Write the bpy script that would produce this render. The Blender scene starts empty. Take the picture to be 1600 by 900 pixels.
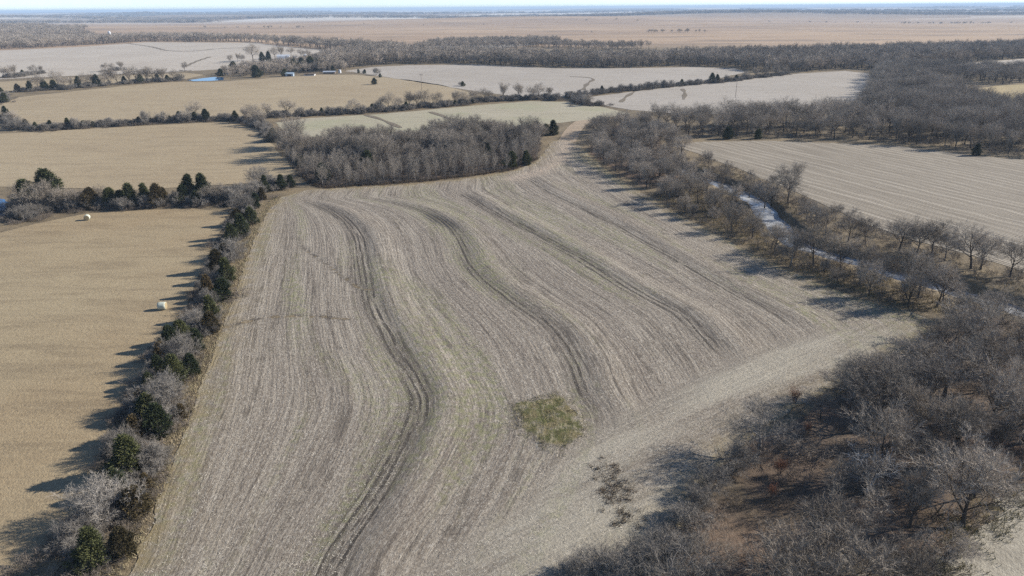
import bpy, math, random
import numpy as np
from mathutils import Vector, Matrix
from mathutils.geometry import delaunay_2d_cdt, tessellate_polygon

R = math.radians
scene = bpy.context.scene
COL = scene.collection

# ------------------------------------------------------------------ camera, sky, sun, exposure
cam_data = bpy.data.cameras.new('camera')
cam = bpy.data.objects.new('camera', cam_data)
COL.objects.link(cam)
cam_data.sensor_fit = 'HORIZONTAL'
cam_data.sensor_width = 36.0
cam_data.lens = 36.0 * 1109.0 / 1600.0
cam_data.clip_start = 0.5
cam_data.clip_end = 90000.0
CAM_H = 48.0
cam.matrix_world = (Matrix.Translation((0, 0, CAM_H)) @ Matrix.Rotation(R(90) - math.atan(438 / 1109.0), 4, 'X')
                    @ Matrix.Rotation(R(-0.43), 4, 'Z'))
scene.camera = cam

SUN_EL, SUN_AZ = R(27.0), R(76.0)          # azimuth from +Y (view direction) towards +X
world = bpy.data.worlds.new('World')
scene.world = world
world.use_nodes = True
wn = world.node_tree
wn.nodes.clear()
w_out = wn.nodes.new('ShaderNodeOutputWorld')
w_bg = wn.nodes.new('ShaderNodeBackground')
w_sky = wn.nodes.new('ShaderNodeTexSky')
w_sky.sky_type = 'NISHITA'
w_sky.sun_disc = False
w_sky.sun_elevation = SUN_EL
w_sky.sun_rotation = SUN_AZ
w_sky.altitude = 1500
w_sky.air_density = 0.7
w_sky.dust_density = 0.0
w_sky.ozone_density = 2.0
w_bg.inputs['Strength'].default_value = 0.10
wn.links.new(w_sky.outputs[0], w_bg.inputs['Color'])
wn.links.new(w_bg.outputs[0], w_out.inputs['Surface'])

sun_data = bpy.data.lights.new('sun', 'SUN')
sun_data.energy = 4.8
sun_data.angle = R(0.6)
sun_data.color = (1.0, 0.945, 0.87)
sun = bpy.data.objects.new('sun', sun_data)
COL.objects.link(sun)
to_sun = Vector((math.sin(SUN_AZ) * math.cos(SUN_EL), math.cos(SUN_AZ) * math.cos(SUN_EL), math.sin(SUN_EL)))
sun.rotation_euler = (-to_sun).to_track_quat('-Z', 'Y').to_euler()
sun.location = to_sun * 300

vs = scene.view_settings
vs.view_transform = 'Standard'
vs.look = 'None'
vs.gamma = 1.0
vs.use_curve_mapping = False
vs.exposure = 0.80
scene.cycles.use_denoising = False
scene.cycles.max_bounces = 5
scene.cycles.diffuse_bounces = 1
scene.cycles.glossy_bounces = 2
scene.cycles.volume_bounces = 0

# ------------------------------------------------------------------ ground plan (metres; camera over the origin, +Y is the view direction)
L = {
    'crop': [(-35.5, 37.9), (-36.1, 44.9), (-35.1, 51.1), (-37, 59.6), (-39.4, 71), (-42.9, 86.3), (-46.6, 103), (-51, 122.6), (-57.2, 149.6), (-61.9, 173.3), (-63.2, 190.8), (-58.2, 198.8), (-44.1, 201.4), (-27.9, 204.9), (-11.4, 212.8), (0.3, 221.4), (7.7, 234), (11.7, 250.5), (15.1, 273.4), (21.9, 281.7), (25.4, 264.9), (27.6, 240.7), (31.5, 213.9), (35.9, 193.6), (41.4, 170.4), (45.5, 155.7), (49.6, 140.6), (53.7, 130), (58.1, 119.7), (62.9, 112.7), (67.3, 108.5), (68.8, 105.1), (63.1, 98.7), (55, 92.4), (47.3, 86.8), (39.4, 81.3), (32, 75.6), (25.5, 69.5), (21.3, 64.7), (18, 59.9), (15.4, 55.2), (12.9, 51.8), (10.4, 49.1), (6.6, 43.9), (3.6, 37.6)],
    'crop_corner': [(59.3, 65.4), (54, 61.8), (48.6, 58.1), (44.7, 55.3), (41.1, 52.3), (38.3, 49.6), (33.7, 44.3), (29.5, 37.4), (60.9, 37.1), (77.5, 58.3)],
    'meadow_near': [(-46.1, 38), (-42.3, 47), (-42.1, 52.4), (-44.3, 59.6), (-47.9, 75.2), (-52.8, 96.3), (-58.7, 121.1), (-65.8, 149.9), (-71.9, 175.4), (-83, 179.4), (-98.6, 177.3), (-108.1, 175.2), (-115.1, 166.7), (-119.2, 158.9), (-142, 135), (-152.6, 88), (-81.8, 38.3)],
    'meadow_mid': [(-277.2, 296.4), (-215.7, 303.2), (-181.7, 315.2), (-155.2, 324.9), (-131.7, 331.4), (-112.5, 313.7), (-91.7, 273.8), (-74.4, 237), (-68.5, 223.8), (-71.2, 211.3), (-93.2, 203.8), (-113.5, 199.8), (-138.9, 205.3), (-150.5, 205.6), (-186.6, 193.1)],
    'meadow_far': [(-278.1, 391.5), (-295.2, 439.5), (-277.9, 477.4), (-260.1, 508.9), (-243, 530.3), (-214.5, 528.1), (-188.2, 545.6), (-170.2, 565), (-149.4, 579.9), (-118.8, 577.3), (-72.7, 531.4), (-46.2, 493.1), (-22.3, 441.8), (-34.7, 404.7), (-64, 366.8), (-97.9, 348.2), (-120.1, 340.9), (-133.9, 337.5), (-159.9, 328.9), (-194, 312.3), (-213.4, 308.1), (-236.3, 338.6)],
    'green_field': [(-107.2, 328.2), (-96.2, 341.7), (-62.1, 355.1), (-26, 379.6), (11.4, 401.8), (35.4, 394.7), (48.3, 372.7), (57.7, 348.6), (38.9, 332.7), (0.5, 308.3), (-50.8, 286.4), (-90.1, 289.7)],
    'pale_centre': [(-138, 615.1), (-122.8, 654.6), (-91.5, 673.9), (-33.4, 675.9), (39.2, 625.2), (87.2, 620.6), (153.3, 628), (186.4, 611.3), (182.8, 574.2), (146.7, 523.6), (81.9, 463.6), (33.8, 418.4), (8.1, 417), (-14.7, 444.7), (-31.7, 467.8), (-66.3, 516.7), (-95.7, 558.8)],
    'pale_right': [(32.9, 406.4), (79.4, 449), (157.3, 513.2), (219.5, 559.5), (262, 579), (269.4, 555.1), (238.3, 484.5), (200.5, 414), (163.3, 361.3), (122.8, 345.1), (80.5, 347.4), (59.8, 362.3)],
    'pale_far': [(-709.9, 829.7), (-674.4, 989.7), (-615, 1080.2), (-588.5, 1218.4), (-394.1, 1164.2), (-311.5, 1035.7), (-213, 914.2), (-229.7, 817.9), (-228.7, 703.6), (-249.3, 645.3), (-286.1, 615.7), (-353.8, 585.8), (-388.3, 561.5), (-441.9, 509.2)],
    'tan_strip': [(-427.3, 491.7), (-374.2, 540.4), (-343.6, 568.5), (-306.8, 593.3), (-266.7, 607.8), (-243, 587.9), (-242.1, 549.9), (-269.3, 518.4), (-298.2, 490.6), (-319.1, 458), (-366.5, 419)],
    'right_field': [(59.6, 263.5), (70.9, 271.1), (98.3, 272.7), (140.8, 260.1), (157.5, 241.3), (172.2, 231), (205.7, 203.8), (114.4, 105), (99.8, 122.7), (97.8, 130.5), (93.3, 139.9), (87.3, 148.9), (82.8, 163.6), (80.1, 183.8), (77, 201.5), (71.8, 224.6), (65.4, 248.4)],
    'yellow_glade': [(268, 436), (308.1, 462.9), (349.7, 476), (300.8, 378.7), (249.3, 351.7), (241.5, 369.1)],
    'white_field': [(374.3, 634.9), (443.7, 674.7), (591.5, 762.3), (490.9, 595.5), (390.7, 561.5), (367.7, 587.8)],
    'strip_field': [(-129.2, 960.8), (-89.1, 1074.8), (31.3, 1115.6), (37.9, 1036.3), (-30.1, 946.9), (-90.1, 898)],
    'T0': [(-35.5, 37.9), (-35.1, 51.1), (-37, 59.6), (-39.4, 71), (-42.9, 86.3), (-46.6, 103), (-51, 122.6), (-57.2, 149.6), (-61.9, 173.3), (-63.2, 190.8)],
    'T1': [(-18.3, 37.8), (-17.2, 50.9), (-16.4, 55.5), (-14.5, 62.4), (-12.9, 70.7), (-12.1, 79.2), (-13.7, 85.9), (-19.2, 97.9), (-24.7, 113), (-29.4, 132.5), (-35.8, 156.3), (-45.6, 175.8), (-57.1, 187.9)],
    'T2': [(-2.1, 37.6), (1.5, 50.3), (6.7, 63.2), (10.5, 75.1), (8.9, 83.8), (7.9, 93.2), (5.1, 104.5), (-1.2, 116.9), (-7.8, 132), (-11.4, 148.5), (-17, 166.3), (-26.6, 180.3), (-39.3, 190.1)],
    'T3': [(29.5, 92.9), (28.7, 99.3), (26.9, 109.3), (21.1, 121.1), (13.3, 139.3), (7.2, 150.4), (-4.7, 174.7), (-14.3, 196.7)],
    'T4': [(44.4, 101.4), (42.9, 109), (39.4, 119.2), (33.8, 135.7), (27.4, 152.2), (19.6, 174), (10.9, 194.4), (2.6, 217.6)],
    'T5': [(67, 105.9), (62.9, 112.7), (58.1, 119.7), (53.7, 130), (49.6, 140.6), (45.5, 155.7), (41.4, 170.4), (35.9, 193.6), (31.5, 213.9), (27.6, 240.7), (25.4, 264.9)],
    'headland': [(69.3, 105.9), (54.4, 103.6), (41.1, 98), (30.6, 91.8), (21.6, 84.5), (12.8, 77.3), (7.4, 70.4), (1.9, 62.2), (-3.9, 55.4), (-9.5, 50), (-13.8, 43.4), (-16.9, 37.7), (3.6, 37.6), (10.4, 49.1), (21.3, 64.7), (32, 75.6), (47.3, 86.8), (63.1, 98.7)],
    'creek': [(50.2, 239.2), (57.4, 219.3), (63, 203.9), (65.3, 193.3), (65.8, 181), (64.2, 166.8), (63.2, 153.5), (64.7, 146.2), (67.8, 141.9), (71.6, 137), (74.9, 131.7), (78.1, 126), (81.5, 121.3), (84.6, 116.7), (87.7, 111.2), (91.4, 101.6), (95.5, 88.9)],
    'pond_far': [(-237.8, 542), (-233.4, 554.3), (-227.3, 567), (-219.6, 563.7), (-210.7, 542.3), (-217.4, 535.5), (-229.8, 534.1)],
    'pond_left': [(-156.4, 190.8), (-145.3, 192.6), (-138.8, 190.3), (-132.3, 181.4), (-127.6, 173.3), (-132.6, 171.7), (-144.6, 175)],
    'grass_patch': [(-0.2, 80), (1.7, 80.9), (4.1, 82), (6, 82.8), (7.4, 80.5), (8.1, 77.7), (8.7, 74.7), (8, 72.2), (6.5, 70.8), (4.8, 69.6), (3.5, 71.2), (1.9, 72.9), (0.8, 75.4), (0.2, 77.8)],
    'weeds': [(9.6, 67.2), (11.5, 67.6), (12.2, 63.2), (12.1, 58), (10.8, 56.1), (9.6, 59), (9.1, 62.7)],
    'ruts': [(-21.7, 172.2), (-18, 174.5), (-13.3, 162.4), (-13.9, 157.2), (-17.5, 162.5)],
    'grove': [(67.2, 102.2), (55.4, 91.2), (39.2, 79.7), (25.6, 68.6), (19.4, 61.5), (15.6, 54.7), (11.2, 49.1), (7.1, 43.3), (32.5, 43), (39, 50.7), (45.5, 56.7), (55, 63.2), (70.2, 72.2), (88.7, 96.1), (82.7, 104.4), (74.7, 108.4)],
    'thicket': [(-88.7, 269.6), (-65.9, 220), (-55.5, 202.6), (-44.6, 203.8), (-28.3, 208.2), (-11.6, 216.3), (0.3, 225.2), (8.6, 241.5), (11.3, 269.5), (0.5, 288.7), (-24.9, 283.8), (-48.2, 270.6), (-70.7, 263.6)],
    'neck_wood': [(28.1, 252.2), (32.4, 220.3), (38.3, 197.3), (51.8, 200.7), (59.4, 237.4), (60.8, 258.3), (58.8, 297.2), (48.1, 315), (34, 293.5)],
    'row_wood': [(61.7, 312.5), (71.2, 282.5), (101.1, 281.2), (130.7, 274.1), (148.1, 265.1), (163.1, 246.9), (180.7, 237.1), (223.6, 297.7), (197.7, 316.8), (162.7, 326.3), (113.3, 317.3), (80.9, 311.6)],
    'right_wood': [(159.9, 326.5), (197.7, 316.8), (223.6, 297.7), (268, 313.3), (243.5, 343), (233.8, 367.1), (256.7, 423.1), (280.2, 517.7), (267.9, 539), (222.5, 446.3), (188, 385.5)],
    'right_belt': [(267.9, 539), (280.2, 517.7), (298.9, 488.5), (313, 470.5), (358.4, 488.3), (431.1, 515.1), (420.5, 536.6), (355.4, 536.9), (321.1, 567.7), (293.7, 582.2)],
    'far_belt': [(-155.4, 604.1), (-139.9, 642), (-116.4, 684.2), (-58.3, 694.4), (34.6, 639.5), (88.1, 627.4), (156.6, 641.9), (190.3, 624.5), (191.9, 579.3), (223.7, 570.5), (274.9, 596.5), (303.3, 581.3), (378.3, 641.9), (448.7, 682.6), (643.5, 778), (717.9, 870.1), (591.7, 859.9), (481.9, 822.7), (361.8, 790.8), (263, 759.9), (125.2, 717.9), (33.4, 737.1), (-52.9, 797.1), (-113, 838), (-169.6, 833.2), (-190.5, 771.6)],
    'far_belt_left': [(-710, 789.3), (-697.2, 1023.9), (-662.1, 1052), (-637.8, 1121), (-600.5, 1243.7), (-401.8, 1187.4), (-312.2, 1053.4), (-212.2, 928), (-151.9, 854.7), (-114.6, 850.1), (-141.4, 932.7), (-203.3, 1003.1), (-294.3, 1087.6), (-418.2, 1236.6), (-566.8, 1340.7), (-677.1, 1333.2), (-786.2, 1325.9), (-894.1, 1318.6), (-1078, 1208.5)],
    'far_wood_left': [(-1171.4, 1315), (-934.7, 1379.4), (-854.9, 1422.7), (-811.8, 1477.1), (-1000.9, 1743.8), (-1166.8, 2098.7), (-1555, 2497), (-1713.1, 2544.2), (-2067.7, 2335.9)],
    'mid_belt': [(-125.2, 930.5), (-92.4, 1115.1), (51.1, 1133.7), (76.9, 1087.6), (37.3, 1018.5), (175.1, 918.2), (123.2, 883.2), (27.2, 969.8)],
    'farm_wood': [(-211.6, 557.7), (-199.2, 578.4), (-168.1, 593.1), (-135.5, 608.6), (-141.4, 649.2), (-166.6, 697.3), (-197.3, 772.4), (-203.7, 701.1), (-220.5, 642.7), (-229.5, 592.5)],
    'creek_near_bank': [(38.7, 189.9), (43.4, 168.6), (47.9, 153.7), (51.8, 139.3), (55.9, 129.2), (60.5, 119.7), (65.8, 111.8), (71.3, 107.9), (77.6, 109.7), (73.8, 118.5), (68.2, 128.9), (61.7, 137.4), (57.8, 146.9), (60, 164.2), (59.3, 182.4), (53.6, 200.7)],
    'creek_far_bank': [(57.6, 225.1), (67, 208.4), (70.2, 189.6), (69.7, 169.6), (69, 148.9), (74.1, 138.7), (81.5, 128.3), (90.5, 116), (97.6, 119.5), (95.3, 130.5), (85.9, 146.2), (79.8, 163.7), (76, 186.6), (71.5, 217.1), (65.9, 241.5)],
    'clearing': [(22.1, 56.8), (25.1, 59.3), (29.6, 63.5), (34.5, 68.1), (38.5, 71.3)],
    'gully_a': [(-46.6, 104.9), (-42.7, 108.2), (-36.6, 109.4), (-27.2, 108.2)],
    'gully_b': [(-45.9, 147.1), (-35.6, 132.6), (-28.4, 122.1), (-25.3, 121.4)],
    'lane': [(21.5, 273.2), (25.4, 297.1), (31.4, 321.4), (40.1, 343.1)],
    'track': [(21.9, 278.8), (19.7, 255), (15.8, 236.9), (9.3, 221.1), (0.2, 210.6)],
    'way_a': [(59.5, 393.2), (65.8, 416.4), (75.7, 445.6)],
    'way_b': [(107.3, 458), (103.3, 433.4), (95.5, 402.5)],
    'way_c': [(43.9, 547.2), (55.2, 541.1), (59.1, 525.8), (51.8, 494.3), (45, 455)],
    'way_d': [(-70.4, 351.1), (-62.6, 340), (-54.9, 325.7), (-47.6, 310.6)],
    'way_e': [(-40.1, 360.8), (-33.1, 346.9), (-26.5, 332), (-19.4, 320.1)],
    'way_f': [(-598.3, 1175.7), (-511, 1065), (-438.6, 958.2), (-399.3, 938.7), (-385.1, 996.5), (-347.4, 1023.9)],
    'way_g': [(-329.6, 818.6), (-317, 756.7), (-303.6, 703.1), (-294.8, 671.2)],
    'creek_trees_far': [(66.2, 192.7, 8), (66.6, 181.5, 9.5), (69.1, 183.4, 8), (72.1, 180, 12), (70.8, 153.1, 7), (73.3, 147.4, 8), (75.8, 144.6, 7), (81, 140.6, 9), (83.5, 138.5, 8), (86.9, 138.9, 8), (87, 134.5, 7), (89.5, 129.9, 10), (91.2, 129.5, 8), (94.2, 125.5, 8.5), (62.7, 206.9, 8), (70.7, 163.9, 6)],
    'creek_trees_near': [(57.5, 136.7, 7), (60, 132.8, 9), (64.2, 130.1, 8), (66.4, 127.5, 8), (68.3, 122.7, 7), (70.9, 118.8, 9), (71.3, 115.2, 9.5), (72.3, 111.1, 8.5), (55.2, 143.4, 6), (52.4, 159.1, 6.5), (49.6, 168.4, 7), (53.4, 150.6, 6), (48.7, 180.7, 8), (45.7, 189.7, 8)],
    'grove_shrubs': [(5, 49.9, 2.4), (7.1, 50.8, 2.8), (9.2, 50.1, 3.2), (11.7, 52, 2.6), (12.1, 50.2, 3.4), (14.7, 53.3, 2.8), (15.1, 51.4, 3.4), (17, 56.5, 3), (18.8, 59.1, 3.2), (21.2, 62.5, 3.4), (24.9, 66.4, 3.2)],
    'hedge': [(-38.8, 51.9, 'c', 4.6), (-36.9, 53.3, 'b', 3.2), (-42, 54.9, 's', 3.2), (-42, 62.2, 'c', 3.4), (-39.2, 62.7, 'b', 2.4), (-45, 69.5, 's', 3.8), (-45.8, 77.4, 'c', 3.6), (-41.7, 77.3, 'b', 2.2), (-47.7, 79.7, 'b', 3), (-49.6, 88.3, 'c', 3.6), (-45.4, 89.1, 'c', 3.2), (-51.3, 93.1, 'b', 3.2), (-51.3, 99.6, 'c', 3.6), (-41.4, 58.4, 's', 5), (-38.5, 59.1, 'b', 3.4), (-42.5, 65.9, 'c', 5.2), (-40, 66.6, 's', 3.6), (-45, 72.4, 'b', 3.6), (-42.9, 73.7, 'c', 4.2), (-44.6, 79.7, 's', 5.2), (-49, 84.3, 'c', 3), (-46.5, 86.4, 'c', 4.4), (-47.6, 92.1, 's', 5.4), (-47.6, 96.6, 'c', 3.8), (-52, 97.4, 'c', 3.8), (-48.1, 103, 'b', 3.6), (-51.2, 105, 's', 3.6), (-50.1, 108.1, 'c', 4.2), (-52.9, 114.1, 's', 3.4), (-51.3, 117, 'c', 4), (-54.9, 118.9, 'b', 4), (-54.1, 125.9, 'c', 4.6), (-57.9, 131.3, 'b', 4.6), (-57.6, 138.9, 's', 4.6), (-59.3, 139, 'b', 3.4), (-60.9, 153.5, 'c', 5.5), (-61.9, 149.8, 'c', 4.4), (-62.7, 164.8, 'c', 4.4), (-65.5, 163.8, 'b', 4), (-67.9, 176.5, 's', 4.5), (-66.4, 179.5, 'c', 4.2), (-67.6, 188.2, 'b', 3.4), (-70.6, 191.1, 's', 5), (-69.5, 196.9, 'c', 4.6), (-68.6, 199.9, 's', 4.4), (-72.8, 188.3, 's', 5), (-74, 184.3, 's', 4.6), (-65.8, 199.8, 'c', 4.2), (-64, 202.9, 'c', 3.4), (-73.9, 204.8, 's', 6)],
    'left_line': [(-120.3, 168.5, 'b', 2), (-120.8, 170.8, 's', 4), (-125, 175.6, 's', 5), (-120.9, 176.1, 's', 8), (-119.6, 177.9, 's', 9), (-126.6, 181.3, 'c', 8), (-122.6, 184.4, 'c', 10), (-116.2, 177.8, 's', 7), (-116.8, 180.3, 's', 6), (-114.4, 179.6, 's', 6), (-112.2, 179.6, 's', 6), (-109.2, 180.1, 'b', 6), (-108.9, 182.7, 's', 6.5), (-104.8, 181.3, 'c', 5.5), (-102.6, 181.9, 'c', 4.6), (-100, 181.8, 'c', 7), (-98.5, 181.1, 'c', 3), (-96.7, 183, 'c', 6.2), (-93.1, 182.2, 'b', 6.4), (-91.9, 183.5, 'b', 5), (-87.9, 186.1, 'c', 5), (-87.9, 190.2, 'c', 7), (-83, 182.6, 'c', 4.2), (-83.7, 188.7, 'c', 7.5), (-80, 184.5, 's', 6.5), (-77.4, 184.4, 's', 6), (-76.2, 185.7, 's', 5.5), (-131.1, 186, 's', 7)],
    'upper_line': [(-243.8, 343.1, 's', 6), (-286.9, 414.2, 'c', 6), (-311.1, 447.2, 'c', 6), (-243.4, 349.3, 'c', 7), (-224.8, 326.4, 's', 6), (-214, 313.3, 's', 5), (-211.7, 314.9, 'b', 5), (-205.2, 311.1, 'c', 4.4), (-201, 309.2, 'b', 3), (-200.8, 314.4, 'c', 4.4), (-196, 312.4, 's', 2.6), (-194, 315.8, 'c', 5.6), (-190.9, 315.7, 's', 4.4), (-188.1, 317.3, 'c', 3.6), (-184.8, 319, 'c', 3), (-182, 320.6, 'b', 3.2), (-181.5, 326.2, 's', 3), (-173.9, 322.1, 's', 3), (-173.5, 325.8, 'b', 2.6), (-168.5, 327.4, 'c', 3.8), (-165.5, 327.3, 's', 5.6), (-164.1, 329.1, 'c', 3), (-159.3, 330.8, 's', 5), (-156.9, 332.7, 'c', 3.4), (-153.3, 334.5, 'c', 5.6), (-149.7, 332.3, 's', 5), (-146.8, 336.1, 'c', 4.8), (-148.5, 342.3, 's', 8), (-141.7, 335.9, 'c', 6.6), (-132.7, 337.4, 'c', 3), (-127.7, 335.2, 'c', 5.2), (-120.5, 328.9, 's', 6.5), (-113.5, 321, 's', 7), (-119.6, 334.8, 's', 7), (-109.4, 317.2, 's', 6), (-92.2, 278, 'c', 6.2), (-99.5, 293.2, 's', 3.4)],
    'mid_row': [(-115.9, 344.9, 's', 6.5), (-112.3, 346.8, 's', 3), (-108.2, 348.7, 's', 8), (-101.6, 350.6, 's', 4), (-96, 350.3, 'c', 4.4), (-91.8, 352.2, 'c', 4), (-88.6, 354.3, 's', 4), (-84.3, 356.3, 's', 3.5), (-77, 355.9, 's', 6.5), (-73.6, 358, 's', 4), (-69.1, 362.4, 'c', 4.5), (-66.2, 364.6, 's', 5), (-61.4, 366.7, 's', 8.5), (-60.1, 364.2, 'c', 3), (-57.2, 368.9, 's', 6), (-53, 368.6, 'c', 5), (-52, 373.5, 's', 8), (-48.3, 375.8, 's', 8), (-44.6, 378.1, 's', 8), (-42.2, 377.9, 'c', 2.5), (-38.5, 380.3, 's', 7), (-33, 382.6, 'c', 3), (-29.1, 385, 's', 7), (-29.4, 385, 'c', 3.2), (-25.3, 390.1, 's', 7), (-20.7, 392.5, 'c', 3.2), (-19.5, 398, 's', 7), (-14.4, 400.5, 's', 7), (-4.2, 405.7, 's', 9), (-3.5, 402.8, 'c', 3), (2.9, 405.3, 'c', 3), (4.7, 408.1, 's', 8.5), (10.8, 407.7, 's', 7), (15.9, 410.4, 's', 8), (21.8, 413, 's', 6), (25.6, 403.9, 's', 4)],
    'green_row': [(39.9, 424.4, 's', 4), (32, 418.6, 'c', 3), (34.8, 421.5, 'c', 3), (43.9, 427.4, 's', 3.6), (48, 430.4, 's', 4), (54.4, 436.7, 'c', 5), (60.5, 439.7, 's', 4.6), (67.2, 446.2, 's', 5), (73.6, 449.4, 's', 5), (80, 452.5, 's', 4.6), (86, 459.5, 's', 5.4), (91.5, 463, 's', 5.4), (97, 466.4, 's', 5.4), (102.6, 469.9, 's', 5), (111.3, 477.3, 'c', 4.4), (117.5, 480.9, 's', 4), (123.5, 484.7, 's', 4), (134.8, 492.3, 'c', 7), (138.2, 492.1, 'c', 6), (146.9, 500.2, 's', 5), (154.6, 504.1, 'c', 4.5), (165.3, 517.3, 's', 7), (174.9, 526.3, 's', 8), (183.2, 530.6, 's', 8), (193.4, 540, 's', 9), (203.9, 549.8, 's', 8), (40.3, 380.9, 's', 7.5), (36.4, 386.4, 'c', 1.6), (39.1, 386.3, 'c', 1.8), (44.3, 380.7, 'c', 1.6), (47.6, 380.5, 's', 3)],
    'lone': [(-92.7, 500.8, 'c', 4.6), (-122.3, 595.1, 'c', 3.4), (-115.9, 588.6, 'c', 3.4), (-104.5, 576.1, 's', 6), (-97.7, 553.7, 'c', 3), (-33, 487.9, 's', 3), (-31.5, 483.7, 'c', 3.4), (158.6, 241.3, 'c', 4.2), (84.2, 277.5, 'c', 5), (95.8, 277, 'c', 4.4), (10.3, 288.3, 'c', 6), (17, 289.5, 'c', 6.2), (13.9, 288.1, 'c', 5)],
    'thicket_cedars': [(-52.1, 239.4, 'c', 6), (-45.4, 223, 'c', 7), (-56, 208.3, 'c', 6), (-68.5, 229.6, 'c', 4.6), (-36.9, 258.5, 'c', 5), (0.3, 227.2, 'c', 5.5), (4.9, 231, 'c', 5), (-2, 274.2, 'c', 5), (-23.6, 266.9, 'c', 4.5), (-18.8, 274.9, 'c', 5), (-8.6, 246.6, 'c', 5.5)],
    'strip_line': [(-314.7, 468.6, 'b', 6), (-308.6, 471.9, 'c', 8), (-305, 475.4, 's', 11), (-304, 479.2, 'c', 8), (-299.9, 482.8, 'c', 7), (-301.7, 490.9, 's', 11), (-293.3, 482.3, 's', 9), (-292.8, 490.3, 's', 7), (-289.9, 494.1, 'c', 9), (-284.9, 493.8, 's', 9), (-285.2, 502.1, 's', 8), (-282, 501.9, 'c', 9), (-278.5, 505.9, 's', 8), (-277.6, 510.2, 's', 11), (-274, 514.3, 's', 10), (-271.7, 518.6, 'c', 6), (-267.9, 518.3, 's', 10), (-266, 522.7, 's', 11), (-262.3, 522.5, 'c', 7), (-259.8, 526.9, 's', 10), (-257.4, 531.4, 's', 10), (-256.3, 536.1, 'c', 6), (-250.2, 530.9, 's', 9), (-249.1, 535.6, 'c', 5), (-246.5, 540.2, 's', 8), (-241.6, 539.8, 's', 5), (-392.6, 572.4, 's', 9), (-388.4, 572.1, 's', 8), (-386.9, 577.4, 's', 9), (-391.9, 594.7, 'c', 5), (-390.4, 606.4, 's', 7), (-387.7, 612.2, 's', 6), (-342.1, 627.1, 's', 7), (-340, 633.4, 's', 6), (-335.5, 639.7, 's', 7), (-275.7, 627.6, 's', 7)],
    'farm_trees': [(-225.5, 604.2, 'c', 8), (-225.4, 575, 'c', 5), (-193.5, 561.5, 'c', 8), (-259, 750.4, 's', 15), (-268.4, 733.3, 's', 8), (-272.9, 725.1, 's', 7), (-261.2, 723.8, 's', 8), (-246.5, 740, 'c', 8), (-239.9, 739.3, 'c', 9), (-245.4, 777.8, 's', 12), (-244.8, 798.2, 's', 11), (-240.6, 819.2, 's', 10), (-220.7, 785.1, 's', 9), (-209.6, 773.8, 's', 9), (-178.7, 612.4, 'c', 9), (-174, 618.4, 'c', 10), (-168, 624.4, 'c', 10), (-161.4, 623.8, 'c', 9), (-174.3, 570.8, 'c', 5), (-162.6, 637.3, 'c', 6), (-144.8, 603.2, 'c', 5)],
    'barn': [(-218.8, 719.4)],
    'bin': [(-207.3, 718.2), (-204.5, 744.6)],
    'shed': [(-170.3, 570.4), (-156.1, 574.8), (-144.5, 591.1)],
    'tank': [(-137.5, 596.5)],
    'bales': [(-60.2, 112.6), (-104.5, 169.2)],
    'poles': [(126.2, 409.5), (-55.5, 458.2)],
    'silo': [(-695.5, 1309.9)],
}

# ------------------------------------------------------------------ helpers
def link(o):
    COL.objects.link(o)
    return o

def tag(o, label=None, cat=None, group=None, kind=None):
    if label: o['label'] = label
    if cat: o['category'] = cat
    if group: o['group'] = group
    if kind: o['kind'] = kind
    return o

def mesh_from(name, verts, faces, mat=None, smooth=False):
    me = bpy.data.meshes.new(name)
    me.from_pydata([tuple(v) for v in verts], [], faces)
    if mat is not None:
        for m in (mat if isinstance(mat, (list, tuple)) else [mat]):
            me.materials.append(m)
    if smooth:
        me.polygons.foreach_set('use_smooth', [True] * len(me.polygons))
    me.update()
    return me

def mesh_np(name, verts, tris, mat):
    """fast triangle mesh from numpy arrays"""
    me = bpy.data.meshes.new(name)
    n, k = len(verts), len(tris)
    me.vertices.add(n)
    me.vertices.foreach_set('co', np.asarray(verts, dtype=np.float32).ravel())
    me.loops.add(k * 3)
    me.loops.foreach_set('vertex_index', np.asarray(tris, dtype=np.int32).ravel())
    me.polygons.add(k)
    me.polygons.foreach_set('loop_start', np.arange(0, k * 3, 3, dtype=np.int32))
    me.materials.append(mat)
    me.update(calc_edges=True)
    return me

ORD = ['zeroth', 'first', 'second', 'third', 'fourth', 'fifth', 'sixth', 'seventh', 'eighth', 'ninth', 'tenth', 'eleventh', 'twelfth',
       'thirteenth', 'fourteenth', 'fifteenth', 'sixteenth', 'seventeenth', 'eighteenth', 'nineteenth']
TENS = {20: 'twent', 30: 'thirt', 40: 'fort', 50: 'fift', 60: 'sixt', 70: 'sevent', 80: 'eight', 90: 'ninet'}
def ordinal(n):
    if n < 20: return ORD[n]
    t, u = n // 10 * 10, n % 10
    return TENS[t] + ('ieth' if u == 0 else 'y-' + ORD[u])

def inside(poly, x, y):
    """vectorised point in polygon"""
    x = np.asarray(x, float); y = np.asarray(y, float)
    r = np.zeros(x.shape, bool)
    px, py = poly[-1]
    for qx, qy in poly:
        if py != qy:
            c = ((qy > y) != (py > y)) & (x < (px - qx) * (y - qy) / (py - qy) + qx)
            r ^= c
        px, py = qx, qy
    return r

def seg_dist(path, x, y):
    d = np.full(np.shape(x), 1e9)
    for (ax, ay), (bx, by) in zip(path[:-1], path[1:]):
        dx, dy = bx - ax, by - ay
        t = np.clip(((x - ax) * dx + (y - ay) * dy) / (dx * dx + dy * dy), 0, 1)
        d = np.minimum(d, np.hypot(x - ax - t * dx, y - ay - t * dy))
    return d

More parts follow.
